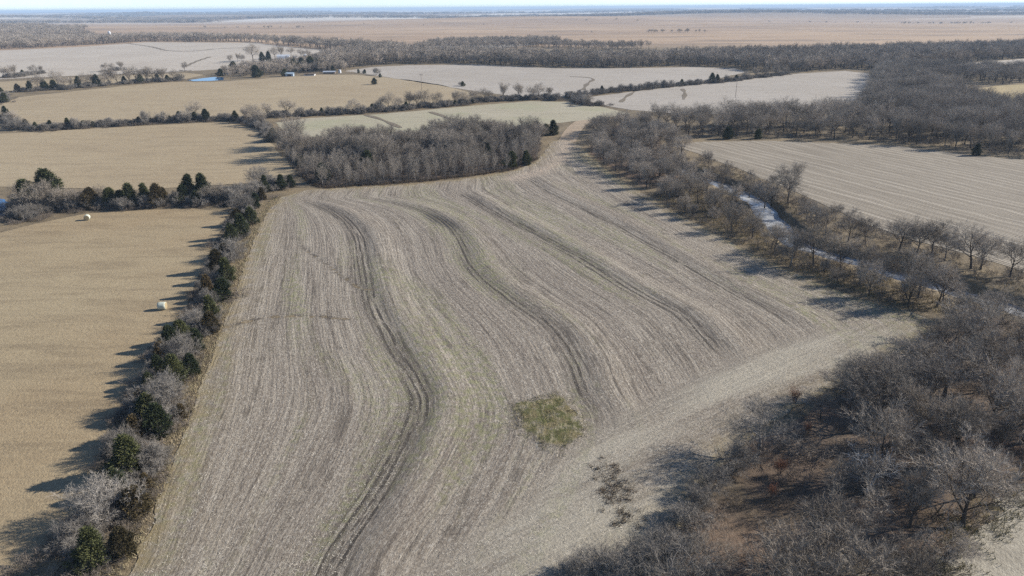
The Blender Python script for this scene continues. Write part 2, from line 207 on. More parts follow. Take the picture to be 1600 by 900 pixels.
def smooth_path(pts, step=3.0):
    """Catmull-Rom through the points"""
    P = [np.array(p, float) for p in pts]
    P = [2 * P[0] - P[1]] + P + [2 * P[-1] - P[-2]]
    out = []
    for i in range(1, len(P) - 2):
        n = max(2, int(np.hypot(*(P[i + 1] - P[i])) / step))
        for k in range(n):
            t = k / n
            out.append(0.5 * (2 * P[i] + (P[i + 1] - P[i - 1]) * t + (2 * P[i - 1] - 5 * P[i] + 4 * P[i + 1] - P[i + 2]) * t * t
                              + (3 * P[i] - P[i - 1] - 3 * P[i + 1] + P[i + 2]) * t ** 3))
    out.append(P[-2])
    return [tuple(p) for p in out]

def scatter(poly, spacing, rng, limit=100000):
    """random points in a polygon, no two closer than spacing"""
    xs = [p[0] for p in poly]; ys = [p[1] for p in poly]
    x0, x1, y0, y1 = min(xs), max(xs), min(ys), max(ys)
    n = int((x1 - x0) * (y1 - y0) / spacing ** 2 * 4) + 10
    X = rng.uniform(x0, x1, n); Y = rng.uniform(y0, y1, n)
    k = inside(poly, X, Y)
    grid, out = {}, []
    for x, y in zip(X[k], Y[k]):
        c = (int(x // spacing), int(y // spacing))
        if all((x - a) ** 2 + (y - b) ** 2 > spacing ** 2 for i in (-1, 0, 1) for j in (-1, 0, 1) for a, b in grid.get((c[0] + i, c[1] + j), ())):
            grid.setdefault(c, []).append((x, y)); out.append((float(x), float(y)))
            if len(out) >= limit: break
    return out

CREEK = smooth_path(L['creek'], 3.0)
def smoothstep(a, b, x):
    t = np.clip((x - a) / (b - a), 0, 1)
    return t * t * (3 - 2 * t)

def height(x, y):
    x = np.asarray(x, float); y = np.asarray(y, float)
    r = np.hypot(x, y)
    far = smoothstep(1400, 3200, r)
    z = far * (9 * np.sin(x / 410 + 1.3) * np.cos(y / 530 + 0.4) + 7 * np.sin(x / 900 - y / 700) - 3)
    z = z + smoothstep(4500, 11000, r) * (16 * np.sin(x / 1900 + y / 2600 + 0.6) + 9 * np.sin(x / 820 - 1.0))
    near = (x > 0) & (x < 130) & (y > 70) & (y < 345)
    if np.any(near):
        d = seg_dist(CREEK, x, y)
        wob = 0.7 * np.sin(x * 0.31 + y * 0.23) + 0.5 * np.sin(y * 0.61)
        z = np.where(near, z - 2.7 * (1 - smoothstep(1.7, 5.0 + wob, d)), z)
    return z

# ------------------------------------------------------------------ node helpers
class NT:
    def __init__(s, name):
        s.mat = bpy.data.materials.new(name)
        s.mat.use_nodes = True
        s.t = s.mat.node_tree
        s.t.nodes.clear()
        s.out = s.t.nodes.new('ShaderNodeOutputMaterial')
        s.b = s.t.nodes.new('ShaderNodeBsdfPrincipled')
        s.t.links.new(s.b.outputs[0], s.out.inputs['Surface'])
        s.b.inputs['Roughness'].default_value = 0.9
        s.b.inputs['Specular IOR Level'].default_value = 0.15
    def n(s, typ, **kw):
        nd = s.t.nodes.new(typ)
        for k, v in kw.items(): setattr(nd, k, v)
        return nd
    def put(s, sock, v):
        if hasattr(v, 'links') or isinstance(v, bpy.types.NodeSocket): s.t.links.new(v, sock)
        elif isinstance(v, (tuple, list)) and len(v) == 3 and sock.type == 'RGBA': sock.default_value = (*v, 1)
        else: sock.default_value = v
    def math(s, op, a, b=0.0, c=0.0, clamp=False):
        nd = s.n('ShaderNodeMath', operation=op, use_clamp=clamp)
        for i, v in enumerate((a, b, c)): s.put(nd.inputs[i], v)
        return nd.outputs[0]
    def coords(s, kind='Object'):
        return s.n('ShaderNodeTexCoord').outputs[kind]
    def uv(s, name):
        return s.n('ShaderNodeUVMap', uv_map=name).outputs[0]
    def attr(s, name):
        return s.n('ShaderNodeAttribute', attribute_name=name).outputs['Fac']
    def map(s, vec, scale=(1, 1, 1), rot=(0, 0, 0), loc=(0, 0, 0)):
        nd = s.n('ShaderNodeMapping')
        s.put(nd.inputs['Vector'], vec)
        nd.inputs['Scale'].default_value = scale
        nd.inputs['Rotation'].default_value = rot
        nd.inputs['Location'].default_value = loc
        return nd.outputs[0]
    def noise(s, vec, scale, detail=4, rough=0.55, dist=0.0):
        nd = s.n('ShaderNodeTexNoise')
        s.put(nd.inputs['Vector'], vec)
        nd.inputs['Scale'].default_value = scale
        nd.inputs['Detail'].default_value = detail
        nd.inputs['Roughness'].default_value = rough
        nd.inputs['Distortion'].default_value = dist
        return nd.outputs[0]
    def ramp(s, fac, lo, hi, smooth=True):
        nd = s.n('ShaderNodeMapRange', interpolation_type='SMOOTHSTEP' if smooth else 'LINEAR')
        s.put(nd.inputs['Value'], fac)
        nd.inputs['From Min'].default_value = lo
        nd.inputs['From Max'].default_value = hi
        return nd.outputs[0]
    def mix(s, fac, a, b, blend='MIX'):
        nd = s.n('ShaderNodeMix', data_type='RGBA', blend_type=blend)
        s.put(nd.inputs[0], fac)
        s.put(nd.inputs[6], a); s.put(nd.inputs[7], b)
        return nd.outputs[2]
    def bump(s, h, dist, strength=1.0):
        nd = s.n('ShaderNodeBump')
        s.put(nd.inputs['Height'], h)
        nd.inputs['Distance'].default_value = dist
        nd.inputs['Strength'].default_value = strength
        s.t.links.new(nd.outputs[0], s.b.inputs['Normal'])
    def color(s, c): s.put(s.b.inputs['Base Color'], c)

def plain(name, col, rough=0.85, var=0.25, scale=3.0, spec=0.15):
    m = NT(name)
    n = m.noise(m.coords(), scale, 5)
    dark = tuple(c * (1 - var) for c in col); lite = tuple(min(1, c * (1 + var)) for c in col)
    m.color(m.mix(m.ramp(n, 0.3, 0.7), dark, lite))
    m.b.inputs['Roughness'].default_value = rough
    m.b.inputs['Specular IOR Level'].default_value = spec
    return m.mat

def grass_mat(name, base, tint, dark, streak=(1, 6), rot=0.0, green=None, big=0.012):
    """dormant grass or pale stubble: patches, mowing streaks, tuft-sized speckle"""
    m = NT(name)
    g = m.coords('Object')
    patch = m.ramp(m.noise(m.map(g, (1, 1, 0)), big, 4, 0.6), 0.35, 0.68)
    st = m.noise(m.map(g, (streak[0] * 0.05, streak[1] * 0.05, 0), (0, 0, rot)), 1.0, 5, 0.6, 0.6)
    st2 = m.noise(m.map(g, (streak[0] * 0.25, streak[1] * 0.22, 0), (0, 0, rot)), 1.0, 4, 0.6)
    fine = m.noise(g, 1.7, 7, 0.72)
    speck = m.noise(g, 5.0, 4, 0.7)
    c = m.mix(patch, base, tint)
    blot = m.ramp(m.noise(m.map(g, (1, 1, 0), (0, 0, 0), (5, 11, 0)), 0.045, 6, 0.68, 0.5), 0.50, 0.70)
    c = m.mix(m.math('MULTIPLY', blot, 0.36), c, tuple(0.5 * a + 0.5 * b for a, b in zip(tint, dark)))
    c = m.mix(m.math('MULTIPLY', m.ramp(st, 0.44, 0.68), 0.45), c, dark)
    c = m.mix(m.math('MULTIPLY', m.ramp(st2, 0.45, 0.75), 0.35), c, tuple(min(1, x * 1.3) for x in base))
    c = m.mix(m.math('MULTIPLY', m.ramp(fine, 0.45, 0.72), 0.6), c, dark)
    c = m.mix(m.math('MULTIPLY', m.ramp(speck, 0.5, 0.75), 0.5), c, tuple(min(1, x * 1.35) for x in base))
    if green:
        gn = m.ramp(m.noise(m.map(g, (1, 1, 0), (0, 0, 0), (31, 7, 0)), 0.03, 4, 0.6), 0.48, 0.66)
        c = m.mix(m.math('MULTIPLY', gn, 0.55), c, green)
    m.color(c)
    h = m.math('ADD', m.math('MULTIPLY', fine, 0.6), m.math('MULTIPLY', speck, 0.5))
    m.bump(h, 0.22, 0.9)
    return m.mat

# ------------------------------------------------------------------ ground sheet
def axis(fine, mid, near, far, g=1.14):
    """grid lines: fine (a, b, step) inside mid (a, b, step), growing out to far"""
    a = list(np.arange(mid[0], fine[0], mid[2])) + list(np.arange(fine[0], fine[1], fine[2])) + list(np.arange(fine[1], mid[1], mid[2]))
    hi, s = a[-1], mid[2]
    while hi < far:
        s *= g; hi += s; a.append(hi)
    lo, s = a[0], mid[2]
    pre = []
    while lo > near:
        s *= g; lo -= s; pre.append(lo)
    return np.array(pre[::-1] + a)

gx = axis((18, 112, 1.2), (-200, 260, 9), -30000, 30000)
gy = axis((84, 336, 1.4), (20, 700, 9), -4000, 30000)
GX, GY = np.meshgrid(gx, gy)
GZ = height(GX, GY)
nx, ny = len(gx), len(gy)
verts = np.stack([GX.ravel(), GY.ravel(), GZ.ravel()], 1)
idx = np.arange(nx * ny).reshape(ny, nx)
a, b, c, d = idx[:-1, :-1].ravel(), idx[:-1, 1:].ravel(), idx[1:, 1:].ravel(), idx[1:, :-1].ravel()
tris = np.concatenate([np.stack([a, b, c], 1), np.stack([a, c, d], 1)])

m = NT('prairie_ground')
g = m.coords('Object')
sep = m.n('ShaderNodeSeparateXYZ'); m.put(sep.inputs[0], g)
dist = m.n('ShaderNodeVectorMath', operation='LENGTH'); m.put(dist.inputs[0], g)
dist = dist.outputs['Value']
# close by: rough dormant grass and bare brown litter
near_n = m.noise(g, 0.09, 6, 0.62)
fine = m.noise(g, 1.6, 7, 0.72)
cn = m.mix(m.ramp(near_n, 0.38, 0.66), (0.20, 0.155, 0.095), (0.11, 0.088, 0.06))
cn = m.mix(m.math('MULTIPLY', m.ramp(fine, 0.45, 0.7), 0.7), cn, (0.30, 0.235, 0.14))
# prairie hills beyond the woods: russet tan with draws and a pale track
pn = m.noise(m.map(g, (0.0011, 0.0030, 0.0)), 1.0, 7, 0.62, 0.8)
pn2 = m.noise(m.map(g, (0.0040, 0.012, 0.0), (0, 0, 0.2)), 1.0, 6, 0.65, 0.5)
cp = m.mix(m.ramp(pn, 0.36, 0.64), (0.42, 0.302, 0.192), (0.325, 0.23, 0.148))
cp = m.mix(m.math('MULTIPLY', m.ramp(pn2, 0.5, 0.66), 0.75), cp, (0.185, 0.142, 0.105))
# patchwork of fields in the far distance
vor = m.n('ShaderNodeTexVoronoi', distance='CHEBYCHEV')
m.put(vor.inputs['Vector'], m.map(g, (0.00085, 0.00045, 0.0), (0, 0, 0.06)))
vor.inputs['Scale'].default_value = 1.0
vs_ = m.n('ShaderNodeSeparateColor'); m.put(vs_.inputs[0], vor.outputs['Color'])
cf = m.mix(m.ramp(vs_.outputs[0], 0.25, 0.75), (0.26, 0.20, 0.14), (0.55, 0.50, 0.42))
cf = m.mix(m.ramp(vs_.outputs[1], 0.66, 0.72), cf, (0.13, 0.12, 0.095))
col = m.mix(m.ramp(dist, 880, 1080), cn, cp)
col = m.mix(m.ramp(dist, 3400, 4600), col, cf)
m.color(col)
m.bump(fine, 0.25, 0.8)
ground = link(bpy.data.objects.new('ground', mesh_np('ground', verts, tris, m.mat)))
tag(ground, 'rolling dormant prairie ground stretching to the horizon', kind='structure')

# ------------------------------------------------------------------ flat field sheets
def ragged(poly, step, amp, rng):
    """densified outline with a slightly uneven edge"""
    out = []
    n = len(poly)
    for i in range(n):
        (ax, ay), (bx, by) = poly[i], poly[(i + 1) % n]
        ln = math.hypot(bx - ax, by - ay)
        k = max(1, int(ln / step))
        for j in range(k):
            t = j / k
            out.append((ax + (bx - ax) * t + (rng.normal() * amp if j else 0), ay + (by - ay) * t + (rng.normal() * amp if j else 0)))
    return out

def sheet(name, poly, z, mat, label, step=6.0, amp=0.4, kind='structure', seed=1):
    rng = np.random.default_rng(seed)
    p = ragged(poly, step, amp, rng)
    tr = tessellate_polygon([[Vector((x, y, 0)) for x, y in p]])
    vs3 = [(x, y, z) for x, y in p]
    fs = []
    for t in tr:
        (ax, ay, _), (bx, by, _), (cx, cy, _) = (vs3[i] for i in t)
        fs.append(tuple(t) if (bx - ax) * (cy - ay) - (by - ay) * (cx - ax) > 0 else tuple(t[::-1]))
    o = link(bpy.data.objects.new(name, mesh_from(name, vs3, fs, mat)))
    return tag(o, label, kind=kind)

M_meadow = grass_mat('mown_meadow', (0.335, 0.268, 0.165), (0.29, 0.212, 0.122), (0.165, 0.125, 0.078), (1.0, 5.0), 0.05)
M_meadow2 = grass_mat('dry_meadow', (0.365, 0.294, 0.187), (0.32, 0.25, 0.155), (0.21, 0.163, 0.105), (0.8, 6.0), 0.02)
M_green = grass_mat('pale_wheat', (0.37, 0.33, 0.24), (0.345, 0.315, 0.215), (0.255, 0.225, 0.16), (0.8, 5.0), -0.25, (0.30, 0.295, 0.18))
M_pale = grass_mat('pale_stubble', (0.385, 0.345, 0.29), (0.345, 0.305, 0.25), (0.25, 0.22, 0.18), (0.7, 4.0), 0.5)
M_pale2 = grass_mat('pale_stubble_far', (0.44, 0.39, 0.32), (0.39, 0.34, 0.275), (0.31, 0.27, 0.22), (0.5, 4.0), 0.1)
M_glade = grass_mat('straw_glade', (0.40, 0.31, 0.17), (0.36, 0.30, 0.16), (0.22, 0.17, 0.10))
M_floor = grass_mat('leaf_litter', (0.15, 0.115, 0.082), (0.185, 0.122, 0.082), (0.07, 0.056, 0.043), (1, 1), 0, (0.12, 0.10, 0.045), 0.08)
M_bank = grass_mat('bank_grass_floor', (0.25, 0.19, 0.09), (0.16, 0.14, 0.065), (0.09, 0.07, 0.04), (1, 1), 0, (0.14, 0.135, 0.05), 0.09)

sheet('meadow', L['meadow_near'], 0.06, M_meadow, 'tan mown hay meadow with two bales beside the hedgerow', seed=2)
sheet('meadow', L['meadow_mid'], 0.06, M_meadow2, 'tan meadow between the two cedar tree lines', seed=3)
sheet('meadow', L['meadow_far'], 0.06, M_meadow2, 'long tan meadow below the farmstead and pond', seed=4)
sheet('field', L['green_field'], 0.06, M_green, 'pale greenish field behind the grey thicket', seed=5)
sheet('field', L['pale_centre'], 0.06, M_pale, 'large pale stubble field in front of the far woodland belt', seed=6)
sheet('field', L['pale_right'], 0.10, M_pale, 'pale stubble field reaching into the dark woods', seed=7)
sheet('field', L['pale_far'], 0.06, M_pale2, 'wide pale field behind the farmstead', seed=8)
sheet('field', L['tan_strip'], 0.06, M_meadow2, 'narrow tan strip field between two far tree rows', seed=9)
sheet('field', L['white_field'], 0.06, M_pale2, 'small whitish field enclosed by the woods', seed=10)
sheet('field', L['strip_field'], 0.06, M_pale2, 'thin pale field between far woodland belts', seed=11)
sheet('field', L['yellow_glade'], 0.06, M_glade, 'straw yellow glade among the woods', seed=12)

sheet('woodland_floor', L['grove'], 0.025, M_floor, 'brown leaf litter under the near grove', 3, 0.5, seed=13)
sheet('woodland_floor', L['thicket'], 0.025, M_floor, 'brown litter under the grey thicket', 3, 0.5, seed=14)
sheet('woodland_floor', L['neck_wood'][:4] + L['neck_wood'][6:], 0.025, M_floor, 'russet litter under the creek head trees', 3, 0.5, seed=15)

M_way = grass_mat('waterway_grass', (0.20, 0.165, 0.12), (0.17, 0.14, 0.10), (0.11, 0.09, 0.065))
for i, (key, w_, lab) in enumerate((('way_a', 1.6, 'dark grassed waterway crossing the pale field before the woods'), ('way_b', 1.5, 'second dark grassed waterway in the pale field before the woods'),
                                    ('way_c', 1.7, 'curved grassed waterway in the large pale stubble field'), ('way_d', 1.6, 'brown terrace strip across the pale green field'),
                                    ('way_e', 1.6, 'second brown terrace strip across the pale green field'), ('way_f', 3.0, 'long dark strip curving over the wide pale field'),
                                    ('way_g', 2.6, 'slanting dark strip at the near side of the wide pale field'))):
    q = np.array(smooth_path(L[key], 4.0)); tg = np.gradient(q, axis=0); tg /= np.linalg.norm(tg, axis=1)[:, None]
    nn = np.stack([-tg[:, 1], tg[:, 0]], 1) * (w_ * (0.7 + 0.3 * np.sin(np.arange(len(q)) * 0.9)))[:, None]
    sheet('grass_waterway', [tuple(p) for p in q + nn] + [tuple(p) for p in (q - nn)[::-1]], 0.16, M_way, lab, 3.0, 0.3, seed=40 + i)

tk = np.array(smooth_path(L['lane'], 2.0)); tg = np.gradient(tk, axis=0); tg /= np.linalg.norm(tg, axis=1)[:, None]
nn = np.stack([-tg[:, 1], tg[:, 0]], 1) * 3.4
sheet('dirt_track', [tuple(p) for p in tk + nn] + [tuple(p) for p in (tk - nn)[::-1]], 0.05, grass_mat('track_dirt', (0.36, 0.285, 0.20), (0.33, 0.24, 0.16), (0.23, 0.18, 0.125)), 'tan farm track leading out of the far end of the crop field', 2.0, 0.35, seed=60)

# rows run down the stubble field beyond the creek
m = NT('row_stubble')
g = m.coords('Object')
ROT = -math.atan2(-0.92, 0.40)
gr = m.map(g, (1, 1, 1), (0, 0, ROT))
sp = m.n('ShaderNodeSeparateXYZ'); m.put(sp.inputs[0], gr)
wob = m.math('MULTIPLY', m.noise(g, 0.05, 3), 5.0)
ph = m.math('ADD', sp.outputs[1], wob)
rows = m.math('SINE', m.math('MULTIPLY', ph, 2 * math.pi / 0.95))
band = m.math('SINE', m.math('MULTIPLY', ph, 2 * math.pi / 3.4))
fine = m.noise(g, 2.0, 7, 0.72)
st = m.noise(m.map(gr, (0.05, 0.9, 0)), 1.0, 5, 0.65)
c = m.mix(m.ramp(st, 0.35, 0.68), (0.335, 0.288, 0.218), (0.222, 0.187, 0.138))
c = m.mix(m.math('MULTIPLY', m.ramp(rows, -0.2, 1.0), 0.62), c, (0.15, 0.13, 0.105))
c = m.mix(m.math('MULTIPLY', m.math('MULTIPLY', m.ramp(band, -0.2, 1.0), m.ramp(m.noise(m.map(gr, (0.02, 0.3, 0)), 1.0, 4, 0.6), 0.35, 0.60)), 0.65), c, (0.42, 0.37, 0.29))
c = m.mix(m.math('MULTIPLY', m.ramp(fine, 0.45, 0.7), 0.55), c, (0.17, 0.145, 0.115))
m.color(c)
m.bump(m.math('ADD', m.math('MULTIPLY', rows, -0.3), fine), 0.15, 0.9)
sheet('field', L['right_field'], 0.06, m.mat, 'row-striped stubble field across the creek', seed=16)

# ------------------------------------------------------------------ the terraced crop field
TY = {}
for k in ('T0', 'T1', 'T2', 'T3', 'T4', 'T5'):
    p = sorted(smooth_path(L[k], 2.0), key=lambda q: q[1])
    TY[k] = (np.array([q[1] for q in p]), np.array([q[0] for q in p]))
UV_AT = [0.0, 27.0, 47.0, 68.0, 83.0, 102.0]

def row_coord(x, y):
    X = [np.interp(y, *TY[k]) for k in TY]
    for i in range(1, 6): X[i] = np.maximum(X[i], X[i - 1] + 3.0)
    u = (x - X[0]) * (UV_AT[1] / np.maximum(X[1] - X[0], 1))
    for i in range(1, 5):
        t = (x - X[i]) / (X[i + 1] - X[i])
        u = np.where(x > X[i], UV_AT[i] + t * (UV_AT[i + 1] - UV_AT[i]), u)
    return u

rng = np.random.default_rng(21)
edge = ragged(L['crop'], 1.6, 0.22, rng)
ex = [p[0] for p in edge]; ey = [p[1] for p in edge]
qx, qy = np.meshgrid(np.arange(min(ex), max(ex), 0.9), np.arange(min(ey), max(ey), 1.0))
qx = qx.ravel() + rng.uniform(-.2, .2, qx.size); qy = qy.ravel() + rng.uniform(-.2, .2, qy.size)
keep = inside(edge, qx, qy)
closed = edge + [edge[0]]
qx, qy = qx[keep], qy[keep]
keep = seg_dist(closed, qx, qy) > 0.7
qx, qy = qx[keep], qy[keep]
ne = len(edge)
pts2 = [Vector(p) for p in edge] + [Vector(p) for p in zip(qx.tolist(), qy.tolist())]
res = delaunay_2d_cdt(pts2, [(i, (i + 1) % ne) for i in range(ne)], [], 1, 1e-4)
V2 = np.array([tuple(v) for v in res[0]])
X, Y = V2[:, 0], V2[:, 1]
terr = np.zeros(len(X)); zz = np.zeros(len(X))
WAVE = 0.6 * np.sin(Y * 0.11) + 0.4 * np.sin(Y * 0.037 + 1)
for k, amp, wid in (('T1', 1.0, 1.6), ('T2', 0.8, 1.2), ('T3', 0.95, 1.35), ('T4', 0.7, 1.1)):
    yy, xx = TY[k]
    dx = (X - np.interp(Y, yy, xx)) * 0.85 + WAVE
    y0_ = 76.0 if k == 'T2' else yy[0]
    on = smoothstep(y0_ - 4, y0_ + 8, Y) * (1 - smoothstep(yy[-1] - 10, yy[-1] + 2, Y))
    terr = np.maximum(terr, amp * on * np.exp(-(dx / wid) ** 2))
    zz += on * amp * (0.42 * np.exp(-((dx - 3.4) / 2.4) ** 2) - 0.30 * np.exp(-(dx / wid) ** 2))
head = inside(L['headland'], X, Y).astype(float)
hd = seg_dist(L['headland'] + [L['headland'][0]], X, Y)
head = np.where(head > 0, smoothstep(0, 5, hd) * 0.5 + 0.5, (1 - smoothstep(0, 4, hd)) * 0.5)
ed = seg_dist(closed, X, Y)
zz *= smoothstep(0.5, 6, ed)
Z = 0.07 + zz + 0.03 * smoothstep(0, 1.5, ed) * rng.normal(size=len(X))
Z = np.maximum(Z, 0.045)
wet = np.zeros(len(X))
rutc = np.mean(np.array(L['ruts']), 0)
da, db = (X - rutc[0]) * 0.56 - (Y - rutc[1]) * 0.83, (X - rutc[0]) * 0.83 + (Y - rutc[1]) * 0.56
wet = np.exp(-((da / 9.0) ** 2 + (db / 2.3) ** 2) ** 2)
pd = seg_dist(L['grass_patch'] + L['grass_patch'][:1], X, Y)
patch_ = np.where(inside(L['grass_patch'], X, Y), smoothstep(-0.6, 0.9, pd), 1 - smoothstep(-0.9, 0.6, pd))
Z = Z + 0.18 * patch_ * (1 + 0.35 * rng.normal(size=len(X)))
gully = np.maximum(np.exp(-(seg_dist(smooth_path(L['gully_a'], 2), X, Y) / 0.55) ** 2), 0.8 * np.exp(-(seg_dist(smooth_path(L['gully_b'], 2), X, Y) / 0.5) ** 2))
track_ = np.exp(-(seg_dist(smooth_path(L['track'], 2), X, Y) / 3.2) ** 2)
Z = Z - 0.10 * gully
me = mesh_from('crop_field', np.stack([X, Y, Z], 1).tolist(), [tuple(f) for f in res[2]], None, True)
U1 = row_coord(X, Y)
ang = math.atan2(107 - 62.0, 67 - 1.9)
U2 = -X * math.sin(ang) + Y * math.cos(ang); V2_ = X * math.cos(ang) + Y * math.sin(ang)
li = np.empty(len(me.loops), np.int32); me.loops.foreach_get('vertex_index', li)
for nm, uu, vv in (('rows', U1, Y), ('turn', U2, V2_)):
    lay = me.uv_layers.new(name=nm)
    lay.data.foreach_set('uv', np.stack([uu[li], vv[li]], 1).astype(np.float32).ravel())
for nm, val in (('terrace', terr), ('turning', head), ('wet', wet), ('patch', patch_), ('gully', gully), ('track', track_), ('edge', np.exp(-ed / 2.2))):
    at = me.attributes.new(nm, 'FLOAT', 'POINT')
    at.data.foreach_set('value', val.astype(np.float32))

m = NT('crop_residue')
g = m.coords('Object')
uv1, uv2 = m.uv('rows'), m.uv('turn')
hm = m.attr('turning')
def row_layer(uv):
    st = m.noise(m.map(uv, (1.1, 0.05, 0)), 1.0, 5, 0.72, 0.5)        # streaks along the rows
    st2 = m.noise(m.map(uv, (0.22, 0.012, 0)), 1.0, 4, 0.6, 0.3)         # broad passes of the combine
    fl = m.noise(m.map(uv, (4.2, 1.3, 0)), 1.0, 5, 0.8, 0.4)                 # straw flecks
    sx = m.n('ShaderNodeSeparateXYZ'); m.put(sx.inputs[0], uv)
    ph = m.math('ADD', sx.outputs[0], m.math('MULTIPLY', m.noise(m.map(uv, (0.5, 0.09, 0)), 1.0, 3), 2.4))
    rw = m.math('SINE', m.math('MULTIPLY', ph, 2 * math.pi / 0.76))
    tr = m.math('ABSOLUTE', m.math('SUBTRACT', m.math('FRACT', m.math('DIVIDE', ph, 7.6)), 0.5))
    tr2 = m.math('ABSOLUTE', m.math('SUBTRACT', tr, 0.13))
    track = m.math('SUBTRACT', 1.0, m.ramp(tr2, 0.010, 0.045))
    return st, st2, fl, rw, track
A = row_layer(uv1)
B = row_layer(uv2)
def fmix(a, b):
    nd = m.n('ShaderNodeMix', data_type='FLOAT'); m.put(nd.inputs[0], m.ramp(hm, 0.3, 0.7)); m.put(nd.inputs[2], a); m.put(nd.inputs[3], b)
    return nd.outputs[0]
st, st2, fl, rw, track = [fmix(a, b) for a, b in zip(A, B)]
fleck = m.noise(g, 3.2, 7, 0.78)
clod = m.noise(g, 0.35, 5, 0.65)
SOIL, RES, STRAW = (0.135, 0.112, 0.09), (0.29, 0.252, 0.203), (0.50, 0.455, 0.38)
c = m.mix(m.ramp(st, 0.36, 0.64), (0.378, 0.328, 0.258), (0.225, 0.188, 0.145))
c = m.mix(m.math('MULTIPLY', m.ramp(st2, 0.42, 0.64), 0.55), c, (0.19, 0.157, 0.125))
c = m.mix(m.math('MULTIPLY', m.ramp(rw, 0.0, 1.0), 0.13), c, SOIL)
c = m.mix(m.math('MULTIPLY', m.ramp(fl, 0.48, 0.64), 0.75), c, STRAW)
c = m.mix(m.math('MULTIPLY', m.ramp(fleck, 0.48, 0.62), 0.75), c, SOIL)
c = m.mix(m.math('MULTIPLY', m.math('MULTIPLY', track, m.ramp(st2, 0.3, 0.6)), 0.42), c, SOIL)
ln_ = m.math('ABSOLUTE', m.math('SUBTRACT', m.noise(m.map(uv1, (0.22, 0.008, 0), (0, 0, 0), (9, 2, 0)), 1.0, 3, 0.55), 0.5))
ln2 = m.math('ABSOLUTE', m.math('SUBTRACT', m.noise(m.map(uv1, (0.35, 0.011, 0), (0, 0, 0), (2, 5, 0)), 1.0, 2, 0.5), 0.47))
lines = m.math('SUBTRACT', 1.0, m.math('MULTIPLY', m.ramp(ln_, 0.004, 0.020), m.ramp(ln2, 0.003, 0.016)))
c = m.mix(m.math('MULTIPLY', m.math('MULTIPLY', lines, m.ramp(clod, 0.35, 0.6)), m.math('SUBTRACT', 0.62, m.math('MULTIPLY', hm, 0.62))), c, (0.105, 0.088, 0.070))
# volunteer green in bands beside the terraces, straw-bright turning strip
gband = m.noise(m.map(uv1, (0.11, 0.014, 0), (0, 0, 0), (3.3, 1.2, 0)), 1.0, 5, 0.62, 0.4)
gsp = m.ramp(m.noise(g, 0.9, 5, 0.7), 0.42, 0.62)
c = m.mix(m.math('MULTIPLY', m.math('MULTIPLY', m.ramp(gband, 0.49, 0.63), gsp), 0.75), c, (0.225, 0.22, 0.115))
hb = m.ramp(m.noise(m.map(uv2, (0.10, 0.02, 0)), 1.0, 4, 0.6), 0.38, 0.62)
c = m.mix(m.math('MULTIPLY', m.math('MULTIPLY', m.ramp(hm, 0.35, 0.8), hb), 0.5), c, (0.50, 0.46, 0.36))
# damp dark soil in the terrace channels
sxu = m.n('ShaderNodeSeparateXYZ'); m.put(sxu.inputs[0], uv1)
rutw = m.math('SINE', m.math('MULTIPLY', m.math('ADD', sxu.outputs[0], m.math('MULTIPLY', m.noise(m.map(uv1, (0.4, 0.12, 0)), 1.0, 3), 1.1)), 2 * math.pi / 1.05))
rut = m.math('MULTIPLY', m.ramp(rutw, -0.1, 0.6), m.ramp(m.noise(m.map(uv1, (0.8, 0.25, 0)), 1.0, 4, 0.65), 0.36, 0.5))
c = m.mix(m.math('MULTIPLY', m.ramp(m.attr('terrace'), 0.25, 0.7), m.math('MULTIPLY', rut, 0.85)), c, (0.05, 0.042, 0.034))
tn = m.math('MULTIPLY', m.attr('terrace'), m.ramp(m.math('ADD', st, m.math('MULTIPLY', m.noise(m.map(uv1, (0.5, 0.06, 0)), 1.0, 4, 0.6), 0.9)), 0.72, 1.12))
c = m.mix(m.math('MULTIPLY', tn, 0.6, clamp=True), c, (0.10, 0.086, 0.07))
c = m.mix(m.math('MULTIPLY', m.attr('edge'), m.ramp(clod, 0.35, 0.6)), c, (0.27, 0.215, 0.12))
c = m.mix(m.math('MULTIPLY', m.attr('gully'), m.ramp(m.noise(g, 0.5, 4, 0.6), 0.40, 0.58)), c, (0.06, 0.048, 0.038))
c = m.mix(m.math('MULTIPLY', m.attr('track'), m.math('ADD', 0.25, m.math('MULTIPLY', m.ramp(clod, 0.35, 0.6), 0.6))), c, (0.40, 0.325, 0.25))
pn_m = m.ramp(m.math('ADD', m.attr('patch'), m.math('MULTIPLY', m.math('SUBTRACT', m.noise(g, 0.42, 6, 0.72), 0.5), 3.2)), 0.35, 0.95)
pcol = m.mix(m.ramp(m.noise(g, 0.45, 5, 0.65), 0.42, 0.6), (0.115, 0.118, 0.045), (0.215, 0.178, 0.095))
pcol = m.mix(m.math('MULTIPLY', m.ramp(m.noise(m.map(g, (1.6, 0.5, 0), (0, 0, 0.7)), 1.0, 5, 0.7), 0.5, 0.62), 0.75), pcol, (0.36, 0.31, 0.20))
c = m.mix(pn_m, c, m.mix(m.math('MULTIPLY', m.ramp(fleck, 0.5, 0.64), 0.6), pcol, (0.07, 0.065, 0.03)))
wt = m.math('MULTIPLY', m.attr('wet'), m.ramp(rutw, 0.80, 0.97))
c = m.mix(m.math('MULTIPLY', m.attr('wet'), m.math('ADD', 0.45, m.math('MULTIPLY', m.ramp(rutw, -0.2, 0.4), 0.5))), c, (0.05, 0.042, 0.035))
m.color(c)
rg = m.math('SUBTRACT', 0.92, m.math('MULTIPLY', wt, 0.86))
m.put(m.b.inputs['Roughness'], rg)
m.put(m.b.inputs['Specular IOR Level'], m.math('ADD', 0.12, m.math('MULTIPLY', wt, 0.5)))
